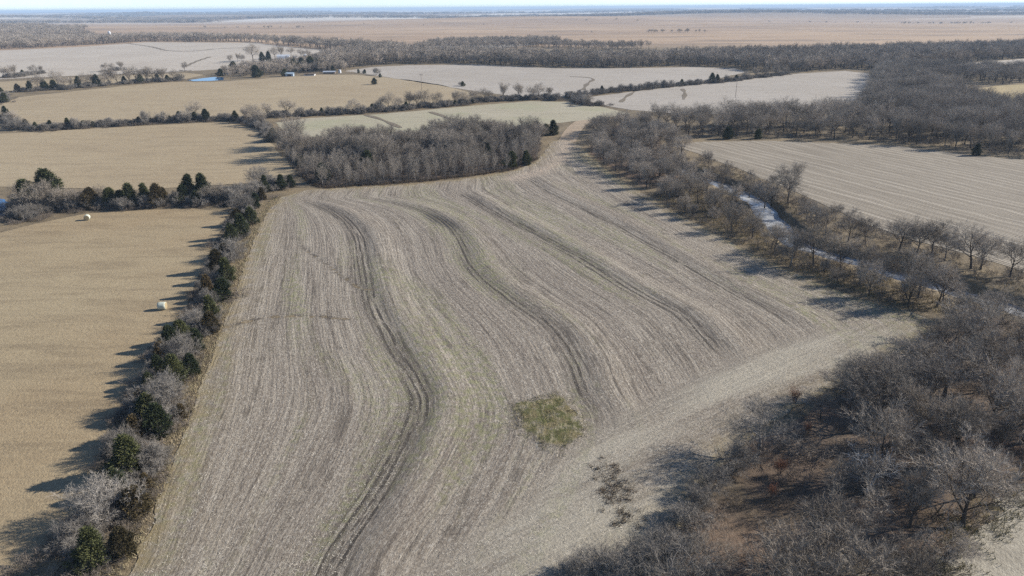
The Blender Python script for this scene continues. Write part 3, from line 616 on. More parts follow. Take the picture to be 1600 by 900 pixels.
hgt = m.math('ADD', m.math('MULTIPLY', fleck, 0.8), m.math('ADD', m.math('MULTIPLY', fl, 0.9), m.math('ADD', m.math('MULTIPLY', rw, -0.07), m.math('MULTIPLY', st, 0.7))))
m.bump(hgt, 0.26, 1.0)
me.materials.append(m.mat)
crop = link(bpy.data.objects.new('field', me))
tag(crop, 'large terraced crop field of grey stubble rows in the middle', kind='structure')

M_corner = grass_mat('corner_stubble', (0.37, 0.335, 0.265), (0.32, 0.285, 0.22), (0.17, 0.145, 0.11), (1, 4), 0.6)
sheet('field', L['crop_corner'], 0.06, M_corner, 'pale stubble corner beyond the near grove', 1.2, 0.45, seed=17)

# ------------------------------------------------------------------ water
def water_mat(name, col, rough, bump_s):
    m = NT(name)
    m.color(col)
    m.b.inputs['Roughness'].default_value = rough
    m.b.inputs['Specular IOR Level'].default_value = 0.6
    m.b.inputs['IOR'].default_value = 1.33
    m.bump(m.noise(m.map(m.coords(), (1, 1, 1)), bump_s, 4, 0.6), 0.04, 0.35)
    return m.mat
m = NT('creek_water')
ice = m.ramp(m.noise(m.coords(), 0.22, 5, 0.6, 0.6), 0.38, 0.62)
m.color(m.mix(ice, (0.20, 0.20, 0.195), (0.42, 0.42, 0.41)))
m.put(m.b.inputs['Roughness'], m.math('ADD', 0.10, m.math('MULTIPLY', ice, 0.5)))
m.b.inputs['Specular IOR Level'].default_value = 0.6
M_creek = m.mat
M_pond = water_mat('pond_water', (0.03, 0.12, 0.27), 0.05, 0.6)

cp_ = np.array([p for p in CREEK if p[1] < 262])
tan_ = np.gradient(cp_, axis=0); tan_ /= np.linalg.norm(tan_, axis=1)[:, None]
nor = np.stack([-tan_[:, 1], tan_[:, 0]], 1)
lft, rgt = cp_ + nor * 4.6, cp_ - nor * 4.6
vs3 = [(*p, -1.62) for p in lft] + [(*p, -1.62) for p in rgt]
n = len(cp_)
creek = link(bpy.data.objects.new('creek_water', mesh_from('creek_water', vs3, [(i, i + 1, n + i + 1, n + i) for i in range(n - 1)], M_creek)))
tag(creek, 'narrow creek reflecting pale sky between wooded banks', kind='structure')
sheet('pond_water', L['pond_far'], 0.10, M_pond, 'bright blue farm pond below the farmstead', 3, 0.5, seed=18)
sheet('pond_water', L['pond_left'], 0.10, M_pond, 'deep blue pond behind grey brush at the meadow corner', 2, 0.3, seed=19)
for nm, off, lab in (('creek_bank', 1, 'grassy creek bank on the crop field side'), ('creek_bank', -1, 'grassy creek bank on the far side')):
    pass

# ------------------------------------------------------------------ plant prototypes (meshes only, shared by all copies)
def bark_mat(name, col, var):
    m = NT(name)
    oi = m.n('ShaderNodeObjectInfo').outputs['Random']
    n = m.noise(m.coords('Object'), 1.4, 4, 0.6)
    f = m.math('ADD', m.math('MULTIPLY', oi, 0.65), m.math('MULTIPLY', n, 0.35))
    m.color(m.mix(f, tuple(c * (1 - var) for c in col), tuple(c * (1 + var) for c in col)))
    m.b.inputs['Roughness'].default_value = 0.95
    m.b.inputs['Specular IOR Level'].default_value = 0.08
    return m.mat
M_trunk = bark_mat('bark', (0.085, 0.070, 0.058), 0.4)
M_twig = bark_mat('twigs', (0.315, 0.27, 0.218), 0.55)
M_twig_pale = bark_mat('pale_twigs', (0.235, 0.212, 0.183), 0.45)
M_trunk_pale = bark_mat('pale_bark', (0.22, 0.20, 0.18), 0.2)
M_twig_thicket = bark_mat('thicket_twigs', (0.27, 0.233, 0.19), 0.4)
M_twig_brush = bark_mat('brush_twigs', (0.17, 0.142, 0.115), 0.4)
M_twig_far = bark_mat('distant_twigs', (0.32, 0.27, 0.215), 0.5)
M_dead = bark_mat('bleached_wood', (0.55, 0.53, 0.50), 0.15)
M_russet = bark_mat('russet_leaves', (0.17, 0.078, 0.045), 0.4)

def needle_mat(name, a, b):
    m = NT(name)
    oi = m.n('ShaderNodeObjectInfo').outputs['Random']
    n = m.noise(m.coords('Object'), 1.1, 4, 0.6)
    m.color(m.mix(m.ramp(m.math('ADD', m.math('MULTIPLY', oi, 0.5), m.math('MULTIPLY', n, 0.5)), 0.25, 0.8), a, b))
    m.b.inputs['Roughness'].default_value = 0.8
    return m.mat
M_cedar = needle_mat('cedar_green', (0.034, 0.044, 0.020), (0.088, 0.092, 0.036))
M_bronze = needle_mat('cedar_bronze', (0.055, 0.045, 0.022), (0.13, 0.092, 0.042))

def perp(d, rnd):
    v = Vector((rnd.gauss(0, 1), rnd.gauss(0, 1), rnd.gauss(0, 1)))
    v = v - d * v.dot(d)
    return v.normalized() if v.length > 1e-4 else Vector((1, 0, 0))

class Bare:
    """leafless tree: tubes for trunk and limbs, thin slivers for twigs"""
    def __init__(s, seed):
        s.r = random.Random(seed)
        s.tv, s.tf, s.cv, s.cf = [], [], [], []
    def tube(s, pts, rad, sides):
        base = len(s.tv)
        for i, p in enumerate(pts):
            d = (pts[min(i + 1, len(pts) - 1)] - pts[max(i - 1, 0)]).normalized()
            a = d.orthogonal().normalized(); b = d.cross(a)
            for k in range(sides):
                t = 2 * math.pi * k / sides
                s.tv.append(p + (a * math.cos(t) + b * math.sin(t)) * rad[i])
        for i in range(len(pts) - 1):
            for k in range(sides):
                q = base + i * sides
                s.tf.append((q + k, q + (k + 1) % sides, q + sides + (k + 1) % sides, q + sides + k))
    def sliver(s, pts, w):
        d = (pts[-1] - pts[0]).normalized()
        a = perp(d, s.r)
        base = len(s.cv)
        if len(pts) == 2:
            s.cv += [pts[0] + a * w * .5, pts[0] - a * w * .5, pts[1]]
            s.cf.append((base, base + 1, base + 2))
        else:
            s.cv += [pts[0] + a * w * .5, pts[0] - a * w * .5, pts[1] - a * w * .35, pts[1] + a * w * .35, pts[2]]
            s.cf += [(base, base + 1, base + 2, base + 3), (base + 3, base + 2, base + 4)]
    def branch(s, p, d, ln, rad, lev, P):
        r = s.r
        last = P['levels']
        if lev >= last:
            q = p + d * ln
            s.sliver([p, q], P['tw'][1])
            return
        tubes = lev < P['tube_levels']
        nseg = 5 if lev <= 1 else (3 if tubes else 2)
        pts, dirs = [p], [d]
        for i in range(nseg):
            d = (d + perp(d, r) * P['wig'][min(lev, 2)] + Vector((0, 0, 1)) * P['up'][min(lev, 3)]).normalized()
            p = p + d * (ln / nseg)
            pts.append(p); dirs.append(d)
        if tubes:
            s.tube(pts, [rad * (1 - 0.75 * i / nseg) for i in range(nseg + 1)], 6 if lev == 0 else (4 if lev == 1 else 3))
        else:
            s.sliver(pts, P['tw'][0])
        k = P['kids'][lev]
        az = r.random() * 6.28
        t0 = P['start'][min(lev, len(P['start']) - 1)]
        for j in range(k):
            t = t0 + (1 - t0) * (j + r.random()) / k
            f = t * nseg; i = min(int(f), nseg - 1)
            q = pts[i].lerp(pts[i + 1], f - i)
            dd = dirs[i + 1]
            az += 2.4
            a = dd.orthogonal().normalized(); b = dd.cross(a)
            side = a * math.cos(az) + b * math.sin(az)
            an = R(r.uniform(*P['angle'][min(lev, len(P['angle']) - 1)]))
            nd = (dd * math.cos(an) + side * math.sin(an)).normalized()
            nl = P['len'][lev + 1] * r.uniform(0.7, 1.2) * (1.15 - 0.45 * t)
            s.branch(q, nd, nl, max(rad * (1 - 0.6 * t) * 0.55, 0.012), lev + 1, P)
    def meshes(s, name, mt, mc):
        tr = mesh_from(name + '_trunk', s.tv, s.tf, mt, True)
        cr = mesh_from(name + '_crown', s.cv, s.cf, mc)
        return tr, cr
    def joined(s, name, mt, mc):
        n = len(s.tv)
        me = mesh_from(name, s.tv + s.cv, s.tf + [tuple(i + n for i in f) for f in s.cf], [mt, mc])
        me.polygons.foreach_set('material_index', [0] * len(s.tf) + [1] * len(s.cf))
        return me

def spread_tree(seed, k=1.0):     # nominal height 10 m
    P = dict(levels=4, tube_levels=3, kids=[9, 8, 8, int(11 * k)], start=[0.45, 0.25, 0.2, 0.15], angle=[(35, 75), (30, 60), (25, 60), (20, 60)],
             wig=[0.09, 0.22, 0.24], up=[0.05, 0.10, 0.06, 0.05], len=[4.6, 4.7, 2.4, 1.25, 0.62], tw=(0.036, 0.026))
    b = Bare(seed); b.branch(Vector((0, 0, -0.15)), Vector((b.r.gauss(0, .06), b.r.gauss(0, .06), 1)).normalized(), 4.6, 0.24, 0, P)
    return b
def upright_tree(seed):           # nominal height 9 m, several rising leaders
    P = dict(levels=4, tube_levels=3, kids=[8, 8, 8, 11], start=[0.3, 0.2, 0.15, 0.1], angle=[(18, 42), (20, 45), (20, 50), (20, 55)],
             wig=[0.06, 0.12, 0.18], up=[0.05, 0.10, 0.12, 0.10], len=[3.4, 4.8, 2.2, 1.15, 0.6], tw=(0.034, 0.025))
    b = Bare(seed); b.branch(Vector((0, 0, -0.15)), Vector((b.r.gauss(0, .05), b.r.gauss(0, .05), 1)).normalized(), 3.4, 0.19, 0, P)
    return b
def sapling(seed):                # nominal height 7 m
    P = dict(levels=3, tube_levels=2, kids=[15, 9, 8], start=[0.2, 0.15, 0.1], angle=[(20, 45), (22, 50), (20, 55)],
             wig=[0.05, 0.12, 0.16], up=[0.04, 0.12, 0.10, 0.08], len=[6.0, 2.5, 1.0, 0.55], tw=(0.036, 0.028))
    b = Bare(seed); b.branch(Vector((0, 0, -0.15)), Vector((b.r.gauss(0, .06), b.r.gauss(0, .06), 1)).normalized(), 6.0, 0.085, 0, P)
    return b
def shrub(seed, n=13):            # nominal height 4.5 m, stems fanning from the base
    P = dict(levels=3, tube_levels=1, kids=[9, 8, 8], start=[0.25, 0.15, 0.1], angle=[(18, 48), (20, 52), (20, 55)],
             wig=[0.10, 0.16, 0.2], up=[0.05, 0.06, 0.06, 0.05], len=[4.0, 1.9, 0.95, 0.5], tw=(0.038, 0.026))
    b = Bare(seed)
    for i in range(n):
        a = i * 2.4 + b.r.random(); t = R(b.r.uniform(4, 58))
        d = Vector((math.sin(t) * math.cos(a), math.sin(t) * math.sin(a), math.cos(t)))
        b.branch(Vector((math.cos(a) * .25, math.sin(a) * .25, -0.1)), d, b.r.uniform(2.7, 4.2), 0.06, 0, P)
    return b
def far_tree(seed):               # nominal height 10 m, coarse twigs for trees hundreds of metres off
    P = dict(levels=3, tube_levels=1, kids=[9, 8, 6], start=[0.35, 0.2, 0.15], angle=[(25, 65), (25, 60), (20, 60)],
             wig=[0.08, 0.2, 0.24], up=[0.05, 0.11, 0.08, 0.06], len=[4.8, 4.4, 2.2, 1.3], tw=(0.17, 0.15))
    b = Bare(seed); b.branch(Vector((0, 0, -0.2)), Vector((b.r.gauss(0, .05), b.r.gauss(0, .05), 1)).normalized(), 4.8, 0.26, 0, P)
    return b
def brush(seed):                  # nominal height 1.6 m undergrowth
    P = dict(levels=2, tube_levels=0, kids=[8, 7], start=[0.2, 0.15], angle=[(20, 55), (20, 60)],
             wig=[0.12, 0.2, 0.2], up=[0.04, 0.05, 0.05, 0.05], len=[1.3, 0.7, 0.4], tw=(0.04, 0.03))
    b = Bare(seed)
    for i in range(12):
        a = i * 2.4; t = R(b.r.uniform(5, 65))
        b.branch(Vector((math.cos(a) * .3, math.sin(a) * .3, -0.05)), Vector((math.sin(t) * math.cos(a), math.sin(t) * math.sin(a), math.cos(t))), b.r.uniform(.8, 1.5), .02, 0, P)
    return b

def norm_h(b, h):
    """scale a grown plant to its nominal height"""
    top = max(v.z for v in b.tv + b.cv)
    k = h / top
    for lst in (b.tv, b.cv):
        for i in range(len(lst)): lst[i] = lst[i] * k
    return b

def cedar(seed, slim=1.0):        # nominal height 5 m
    r = random.Random(seed)
    b = Bare(seed)
    H = 5.0; Rb = 1.95 * slim
    b.tube([Vector((0, 0, -.1)), Vector((0.03, 0, 1.5)), Vector((0, 0.04, 4.4))], [0.13, 0.09, 0.02], 6)
    lobes = [(r.uniform(0, 6.28), r.uniform(0.1, 0.8), r.uniform(0.6, 1.35)) for _ in range(14)]
    n = 440
    for i in range(n):
        t = (i + r.random()) / n
        t = t ** 0.9
        az = i * 2.39996 + r.uniform(-.3, .3)
        prof = (1 - t) ** 0.55 * (0.62 + 0.38 * min(1, t / 0.30))
        w = 1.0
        for la, lt, lw in lobes:
            dd = math.cos(az - la)
            if dd > 0.5 and abs(t - lt) < 0.16: w *= 1 + (lw - 1) * (dd - .5) * 2
        rad = Rb * prof * w * r.uniform(0.6, 1.12) + 0.05
        c = Vector((math.cos(az) * rad, math.sin(az) * rad, 0.15 + t * (H - 0.2)))
        out = Vector((math.cos(az), math.sin(az), 0.75)).normalized()
        for _ in range(17):
            d = (out + Vector((r.gauss(0, .5), r.gauss(0, .5), r.gauss(0, .45)))).normalized()
            p = c - out * r.uniform(0, 0.45) + Vector((r.gauss(0, .15), r.gauss(0, .15), r.gauss(0, .13)))
            a = perp(d, r); ln = r.uniform(.16, .36); wd = r.uniform(.035, .085)
            k = len(b.cv)
            b.cv += [p + a * wd, p - a * wd, p + d * ln]
            b.cf.append((k, k + 1, k + 2))
    return b

PROTO = {}
def reg(key, b, nominal, mt, mc):
    PROTO.setdefault(key, []).append((*b.meshes(key, mt, mc), nominal))
for i in range(5): reg('spread', norm_h(spread_tree(100 + i), 10), 10, M_trunk, M_twig)
for i in range(4): reg('upright', norm_h(upright_tree(200 + i), 9), 9, M_trunk, M_twig)
for i in range(2): reg('pale', norm_h(spread_tree(150 + i), 10), 10, M_trunk_pale, M_twig_pale)
for i in range(5): reg('sapling', norm_h(sapling(300 + i), 7), 7, M_trunk_pale, M_twig_thicket)
for i in range(4): reg('shrub', norm_h(shrub(400 + i), 4.5), 4.5, M_trunk_pale, M_twig_pale)
for i in range(4): reg('cedar', norm_h(cedar(500 + i, (1.0, 0.85, 1.15, 0.95)[i]), 5), 5, M_trunk, M_cedar)
for i in range(3): reg('bronze', norm_h(cedar(520 + i, (1.0, 1.15, 0.9)[i]), 5), 5, M_trunk, M_bronze)

b = shrub(440, 8)
rr = random.Random(5)
leaf = Bare(441)
for v in b.cv[::9]:
    p = v + Vector((rr.gauss(0, .1), rr.gauss(0, .1), rr.gauss(0, .1)))
    d = perp(Vector((0, 0, 1)), rr); a_ = perp(d, rr); k = len(leaf.cv)
    leaf.cv += [p, p + d * .16 + a_ * .06, p + d * .16 - a_ * .06]
    leaf.cf.append((k, k + 1, k + 2))
b.cv = leaf.cv; b.cf = leaf.cf
reg('russet', norm_h(b, 3), 3, M_trunk, M_russet)
b = spread_tree(161, 0.2)
b.cv, b.cf = b.cv[:2400], [f for f in b.cf if max(f) < 2400]
reg('dead', norm_h(b, 8), 8, M_dead, M_dead)

def plant(name, kind, variant, x, y, h, rot, label, cat, group, wide=1.0, lean=(0, 0)):
    tr, cr, nom = PROTO[kind][variant % len(PROTO[kind])]
    e = link(bpy.data.objects.new(name, None))
    e.empty_display_size = 0.5
    s = h / nom
    e.location = (x, y, float(height(np.array([x]), np.array([y]))[0]) + 0.03)
    e.rotation_euler = (lean[0], lean[1], rot)
    e.scale = (s * wide, s * wide, s)
    tag(e, label, cat, group)
    for pn, me in (('trunk', tr), ('crown', cr)):
        o = link(bpy.data.objects.new(pn, me)); o.parent = e
    return e

def stuff_points(name, pts, protos, label, hs, rng, wide=(0.85, 1.2), shape=None):
    """many plants as one object: points carrying instances of a few meshes"""
    P = np.array(pts, float)
    n = len(P)
    z = height(P[:, 0], P[:, 1])
    me = bpy.data.meshes.new(name)
    me.from_pydata([tuple(v) for v in np.column_stack([P[:, 0], P[:, 1], z]).tolist()], [], [])
    s = rng.uniform(hs[0], hs[1], n) * (np.array([shape(*p[:2]) for p in P.tolist()]) if shape else 1); w = s * rng.uniform(wide[0], wide[1], n)
    for nm, ty, val in (('inst_scale', 'FLOAT_VECTOR', np.column_stack([w, w, s])), ('inst_rot', 'FLOAT_VECTOR', np.column_stack([rng.normal(0, .05, n), rng.normal(0, .05, n), rng.uniform(0, 6.28, n)]))):
        at = me.attributes.new(nm, ty, 'POINT'); at.data.foreach_set('vector', val.astype(np.float32).ravel())
    at = me.attributes.new('inst_pick', 'INT', 'POINT'); at.data.foreach_set('value', rng.integers(0, len(protos), n).astype(np.int32))
    o = link(bpy.data.objects.new(name, me))
    ng = bpy.data.node_groups.new(name, 'GeometryNodeTree')
    ng.interface.new_socket('Geometry', in_out='INPUT', socket_type='NodeSocketGeometry')
    ng.interface.new_socket('Geometry', in_out='OUTPUT', socket_type='NodeSocketGeometry')
    gi, go = ng.nodes.new('NodeGroupInput'), ng.nodes.new('NodeGroupOutput')
    iop = ng.nodes.new('GeometryNodeInstanceOnPoints')
    join = ng.nodes.new('GeometryNodeJoinGeometry')
    for me_p in reversed(protos):
        po = bpy.data.objects.new(name + '_plant', me_p)
        oi = ng.nodes.new('GeometryNodeObjectInfo')
        oi.inputs['Object'].default_value = po
        oi.inputs['As Instance'].default_value = True
        ng.links.new(oi.outputs['Geometry'], join.inputs[0])
    def attr(nm, ty):
        nd = ng.nodes.new('GeometryNodeInputNamedAttribute'); nd.data_type = ty
        nd.inputs['Name'].default_value = nm
        return nd.outputs['Attribute']
    ng.links.new(gi.outputs[0], iop.inputs['Points'])
    ng.links.new(join.outputs[0], iop.inputs['Instance'])
    iop.inputs['Pick Instance'].default_value = True
    ng.links.new(attr('inst_pick', 'INT'), iop.inputs['Instance Index'])
    ng.links.new(attr('inst_rot', 'FLOAT_VECTOR'), iop.inputs['Rotation'])
    ng.links.new(attr('inst_scale', 'FLOAT_VECTOR'), iop.inputs['Scale'])
    ng.links.new(iop.outputs[0], go.inputs[0])
    o.modifiers.new('plants', 'NODES').node_group = ng
    return tag(o, label, kind='stuff')

FAR = [norm_h(far_tree(600 + i), 10).joined('far_tree', M_trunk, M_twig_far) for i in range(5)]
SAP = [norm_h(sapling(320 + i), 7).joined('thicket_tree', M_trunk_pale, M_twig_thicket) for i in range(4)]
SAP += [norm_h(upright_tree(330 + i), 7.5).joined('thicket_tree', M_trunk_pale, M_twig_thicket) for i in range(2)]
BRUSH = [norm_h(brush(700 + i), 1.6).joined('brush', M_trunk, M_twig_brush) for i in range(4)]
MIDT = [norm_h(spread_tree(170 + i, 0.7), 10).joined('wood_tree', M_trunk, M_twig) for i in range(3)]

rnd = random.Random(77)
# ------------------------------------------------------------------ individually placed trees
CEDAR_WORD = {'c': 'green cedar', 'b': 'bronze-green cedar', 's': 'bare grey shrub'}
def fencerow(key, where, group_end, shrub_kind='shrub', tall=None, hs=1.0):
    """a line of cedars and bare growth, counted along the line"""
    cnt = {}
    for i, (x, y, k, h) in enumerate(L[key]):
        is_tree = tall is not None and k == 's' and h >= tall
        word = 'bare grey tree' if is_tree else CEDAR_WORD[k]
        cnt[word] = cnt.get(word, 0) + 1
        label = f'{word} {where}, {ordinal(cnt[word])} {group_end}'
        rot = rnd.uniform(0, 6.28)
        if k == 's':
            if is_tree:
                plant('fencerow_tree', ('spread', 'upright', 'spread')[i % 3], i, x, y, h * hs, rot, label, 'tree', 'bare trees ' + where, rnd.uniform(.85, 1.15))
            else:
                plant('hedgerow_shrub', shrub_kind, i, x, y, h * hs, rot, label, 'shrub', 'bare shrubs ' + where, rnd.uniform(0.85, 1.15))
        else:
            if key in ('upper_line', 'strip_line', 'mid_row'): h *= 0.78
            plant('cedar_tree', 'cedar' if k == 'c' else 'bronze', i + rnd.randrange(3), x, y, h * hs, rot, label, 'tree', 'cedars ' + where, rnd.uniform(0.95, 1.25))

fencerow('hedge', 'in the hedgerow beside the crop field', 'from its near end', hs=1.08)
fencerow('left_line', 'in the line behind the bale meadow', 'from the pond', tall=5.9)
fencerow('upper_line', 'in the line across the tan meadows', 'from the pond side', tall=5.9, hs=1.2)
fencerow('mid_row', 'in the row behind the pale green field', 'from the meadow end', tall=5.9, hs=1.2)
fencerow('green_row', 'in the row dividing the two pale fields', 'from the track end', tall=6.9)
fencerow('strip_line', 'in the rows edging the far strip field', 'from the outer end', tall=5.9, hs=1.2)
fencerow('farm_trees', 'around the white farmstead', 'from the pond', tall=5.9, hs=1.2)

LONE = ['lone dark cedar standing in the long tan meadow', 'squat cedar at the far corner of the tan meadow', 'twin squat cedar at the far corner of the tan meadow',
        'small bare tree at the end of the pale stubble field', 'little cedar below the small bare tree by the meadow', 'low bare shrub on the fence between meadow and pale field',
        'small cedar on the fence between meadow and pale field', 'round dark cedar at the far edge of the row-striped field', 'dark cedar under the wood edge by the row-striped field',
        'second dark cedar under the wood edge by the row-striped field', 'tall dark cedar closing the thicket beside the track', 'dark cedar at the mouth of the track out of the field',
        'shorter cedar between the two dark cedars by the track']
for i, (x, y, k, h) in enumerate(L['lone']):
    if k == 'c': plant('cedar_tree', 'cedar', i, x, y, h, i, LONE[i], 'tree', 'single cedars', 1.25)
    else: plant('hedgerow_shrub', 'shrub', i, x, y, h, i, LONE[i], 'shrub', 'single shrubs')
for i, (x, y, k, h) in enumerate(L['thicket_cedars']):
    plant('cedar_tree', 'cedar', i + 1, x, y, h, i * 1.7, f'dark cedar standing inside the grey thicket, {ordinal(i + 1)} from its meadow end', 'tree', 'cedars in the thicket', 1.15)

# trees of the near grove, counted in rows
rg = np.random.default_rng(5)
gp_ = scatter(L['grove'], 4.0, rg)
gap = L['clearing']
gp_ = [p for p in gp_ if seg_dist(gap, np.array([p[0]]), np.array([p[1]]))[0] > 3.0 and seg_dist(L['grove'][:8], np.array([p[0]]), np.array([p[1]]))[0] > 1.4]
gp_.sort(key=lambda p: p[1])
rowsN = {}
for p in gp_: rowsN.setdefault(int((p[1] - 43) // 7.5), []).append(p)
for ri, rk in enumerate(sorted(rowsN)):
    for ci, (x, y) in enumerate(sorted(rowsN[rk])):
        kind = rnd.choice(['spread', 'upright', 'spread', 'upright', 'pale', 'sapling'])
        h = rnd.uniform(4.5, 10.5)
        if seg_dist(L['grove'][:7], np.array([x]), np.array([y]))[0] < 5: h *= 0.85
        if seg_dist(CREEK, np.array([x]), np.array([y]))[0] < 10: h = min(h, 4.6)
        young = h < 6.0
        plant('young_tree' if young else 'bare_tree', kind, rnd.randrange(9), x, y, h, rnd.uniform(0, 6.28),
              f'{"small " if young else ""}bare grey tree in the near grove, {ordinal(ri + 1)} row back, {ordinal(ci + 1)} from the crop field', 'tree', 'bare trees of the near grove', rnd.uniform(1.0, 1.35))
for i, (x, y, h, lab) in enumerate([(29.2, 65.0, 2.4, 'rust-red leafy shrub beside the large pale tree in the near grove'), (27.0, 61.0, 2.0, 'small rust-red shrub low in the near grove beside bare shrubs'),
                                    (36.5, 80.0, 2.6, 'rust-red shrub deep in the near grove among dark trunks'), (35.5, 73.0, 1.8, 'low rust-brown shrub under the middle trees of the near grove')]):
    plant('russet_shrub', 'russet', i, x, y, h, i * 1.3, lab, 'shrub', 'rust-red shrubs in the grove')
plant('dead_tree', 'dead', 0, 37.5, 62.0, 6.5, 1.0, 'bleached dead tree leaning in the middle of the near grove', 'tree', None, 1.0, (0.35, 0.3))

for i, (x, y, h) in enumerate(L['grove_shrubs']):
    plant('bare_shrub', 'shrub', i, x, y, h, i * 2.1, f'low bare grey shrub fringing the near grove, {ordinal(i + 1)} from the bottom of the field', 'shrub', 'shrubs fringing the near grove', 1.3)

# creek trees
def creek_rows(key, poly, where, spacing, seed, hs, crop_side=False):
    pts = [(x, y, h) for x, y, h in L[key]]
    r2 = np.random.default_rng(seed)
    for x, y in scatter(L[poly], spacing, r2):
        dc = seg_dist(CREEK, np.array([x]), np.array([y]))[0]
        if crop_side and dc < 6.8 and 126 < y < 192: continue
        if dc > 5.2 and all((x - a) ** 2 + (y - b) ** 2 > 12 for a, b, _ in pts):
            pts.append((x, y, r2.uniform(*hs)))
    pts.sort(key=lambda p: p[1])
    for i, (x, y, h) in enumerate(pts):
        placed = any(abs(x - a) < .01 and abs(y - b) < .01 for a, b, _ in L[key])
        kind = 'spread' if placed else rnd.choice(['spread', 'upright', 'upright', 'pale'])
        plant('bare_tree', kind, rnd.randrange(9), x, y, h, rnd.uniform(0, 6.28), f'bare tree on {where}, {ordinal(i + 1)} upstream from the near grove', 'tree', 'bare trees along the creek',
              rnd.uniform(.85, 1.1), (rnd.gauss(0, .05), rnd.gauss(0, .05)))
creek_rows('creek_trees_near', 'creek_near_bank', 'the crop-side creek bank', 4.2, 8, (4.0, 8.5), True)
creek_rows('creek_trees_far', 'creek_far_bank', 'the far creek bank', 7.5, 9, (3.5, 7.0))

pn_ = scatter(L['neck_wood'], 4.8, np.random.default_rng(10))
pn_ = [p for p in pn_ if seg_dist(CREEK, np.array([p[0]]), np.array([p[1]]))[0] > 4.0]
pn_.sort(key=lambda p: p[1])
rowsN = {}
for p in pn_: rowsN.setdefault(int((p[1] - 190) // 11), []).append(p)
for ri, rk in enumerate(sorted(rowsN)):
    for ci, (x, y) in enumerate(sorted(rowsN[rk])):
        plant('bare_tree', rnd.choice(['spread', 'upright', 'spread', 'pale']), rnd.randrange(9), x, y, rnd.uniform(6.5, 9.5), rnd.uniform(0, 6.28),
              f'bare tree in the creek-head wood, {ordinal(ri + 1)} row back, {ordinal(ci + 1)} from the crop field', 'tree', 'bare trees of the creek-head wood', rnd.uniform(.95, 1.2))

# wood edge behind the row-striped field: the front trees one by one, the rest as a mass
pw = scatter(L['row_wood'], 6.0, np.random.default_rng(11))
front = L['row_wood'][1:7]
dfr = [seg_dist(front, np.array([p[0]]), np.array([p[1]]))[0] for p in pw]
order = sorted(range(len(pw)), key=lambda i: dfr[i])
fr = sorted([pw[i] for i in order[:38]])
rest_wood = [pw[i] for i in order[38:]]
for i, (x, y) in enumerate(fr):
    plant('bare_tree', rnd.choice(['spread', 'spread', 'upright']), rnd.randrange(9), x, y, rnd.uniform(9.0, 12.5), rnd.uniform(0, 6.28),
          f'tall bare tree at the wood edge behind the row-striped field, {ordinal(i + 1)} from the creek', 'tree', 'bare trees at the wood edge', rnd.uniform(.85, 1.05))
r3 = np.random.default_rng(12)
rest_wood += scatter(L['right_wood'], 5.5, r3) + scatter(L['right_belt'], 6.0, r3)
stuff_points('woodland', rest_wood, MIDT, 'dense grey leafless woodland filling the valley beside the pale field', (0.95, 1.3), r3)

# thicket: front saplings one by one, the rest as a mass
pt = scatter(L['thicket'], 2.25, np.random.default_rng(13))
front = L['thicket'][1:8]
dft = [seg_dist(front, np.array([p[0]]), np.array([p[1]]))[0] for p in pt]
order = sorted(range(len(pt)), key=lambda i: dft[i])
def patchy(x, y): return 0.93 + 0.13 * math.sin(x * 0.21 + 1.1 * math.sin(y * 0.13)) + 0.12 * math.sin(y * 0.29 + x * 0.11 + 2)
for i in order[:250]:
    x, y = pt[i]
    if rnd.random() < 0.10: continue
    plant('sapling_tree', 'sapling', rnd.randrange(9), x, y, rnd.uniform(4.4, 8.6) * patchy(x, y), rnd.uniform(0, 6.28),
          'slender bare sapling at the crop-field edge of the grey thicket', 'sapling', 'saplings along the thicket edge', rnd.uniform(1.0, 1.4))
r4 = np.random.default_rng(14)
stuff_points('thicket', [pt[i] for i in order[250:]], SAP, 'dense mass of grey bare saplings behind the crop field', (0.7, 1.4), r4, (0.95, 1.4), patchy)

# far woodland belts
r5 = np.random.default_rng(15)
stuff_points('far_woodland', scatter(L['far_belt'], 5.6, r5), FAR, 'long grey leafless woodland belt behind the central pale field', (0.95, 1.4), r5, (0.9, 1.25))
stuff_points('far_woodland', scatter(L['far_belt_left'], 8.0, r5), FAR, 'grey woodland belt behind the wide pale field', (1.0, 1.5), r5, (1.0, 1.35))
stuff_points('far_woodland', [p for p in scatter(L['far_wood_left'], 12.0, r5) if math.sin(p[0] / 90) + math.sin(p[1] / 130 + p[0] / 200) > -0.7], FAR, 'hazy woods spreading beyond the wide pale field', (1.0, 1.5), r5, (1.2, 1.7))
stuff_points('far_woodland', scatter(L['mid_belt'], 6.5, r5), FAR, 'thin tree belts along the thin pale field', (0.8, 1.2), r5, (0.9, 1.25))
stuff_points('far_woodland', scatter(L['farm_wood'], 5.0, r5), FAR, 'grey trees massed around the farmstead', (0.6, 1.0), r5, (0.9, 1.25))
belts = []
for (x0, y0, x1, y1, wdt, n) in ((-5200, 5200, 1500, 4700, 260, 1500), (-500, 4600, 5200, 4200, 330, 2200), (900, 5200, 6200, 5600, 300, 1200), (-6500, 7600, 6500, 7200, 500, 1600), (-3600, 3300, -1500, 3900, 200, 500)):
    t = r5.uniform(0, 1, n)
    wv = np.sin(t * 17 + x0) * wdt * 0.5
    belts.append(np.column_stack([x0 + (x1 - x0) * t + r5.normal(0, 30, n), y0 + (y1 - y0) * t + wv + r5.normal(0, wdt * .35, n)]))
for _ in range(26):
    cy0 = r5.uniform(3600, 13000); cx0 = r5.uniform(-0.8, 0.8) * cy0; ln = r5.uniform(500, 2600); n = int(ln / 9)
    t = r5.uniform(-.5, .5, n)
    belts.append(np.column_stack([cx0 + ln * t, cy0 + 80 * np.sin(t * 9 + cx0) + r5.normal(0, r5.uniform(12, 60), n)]))
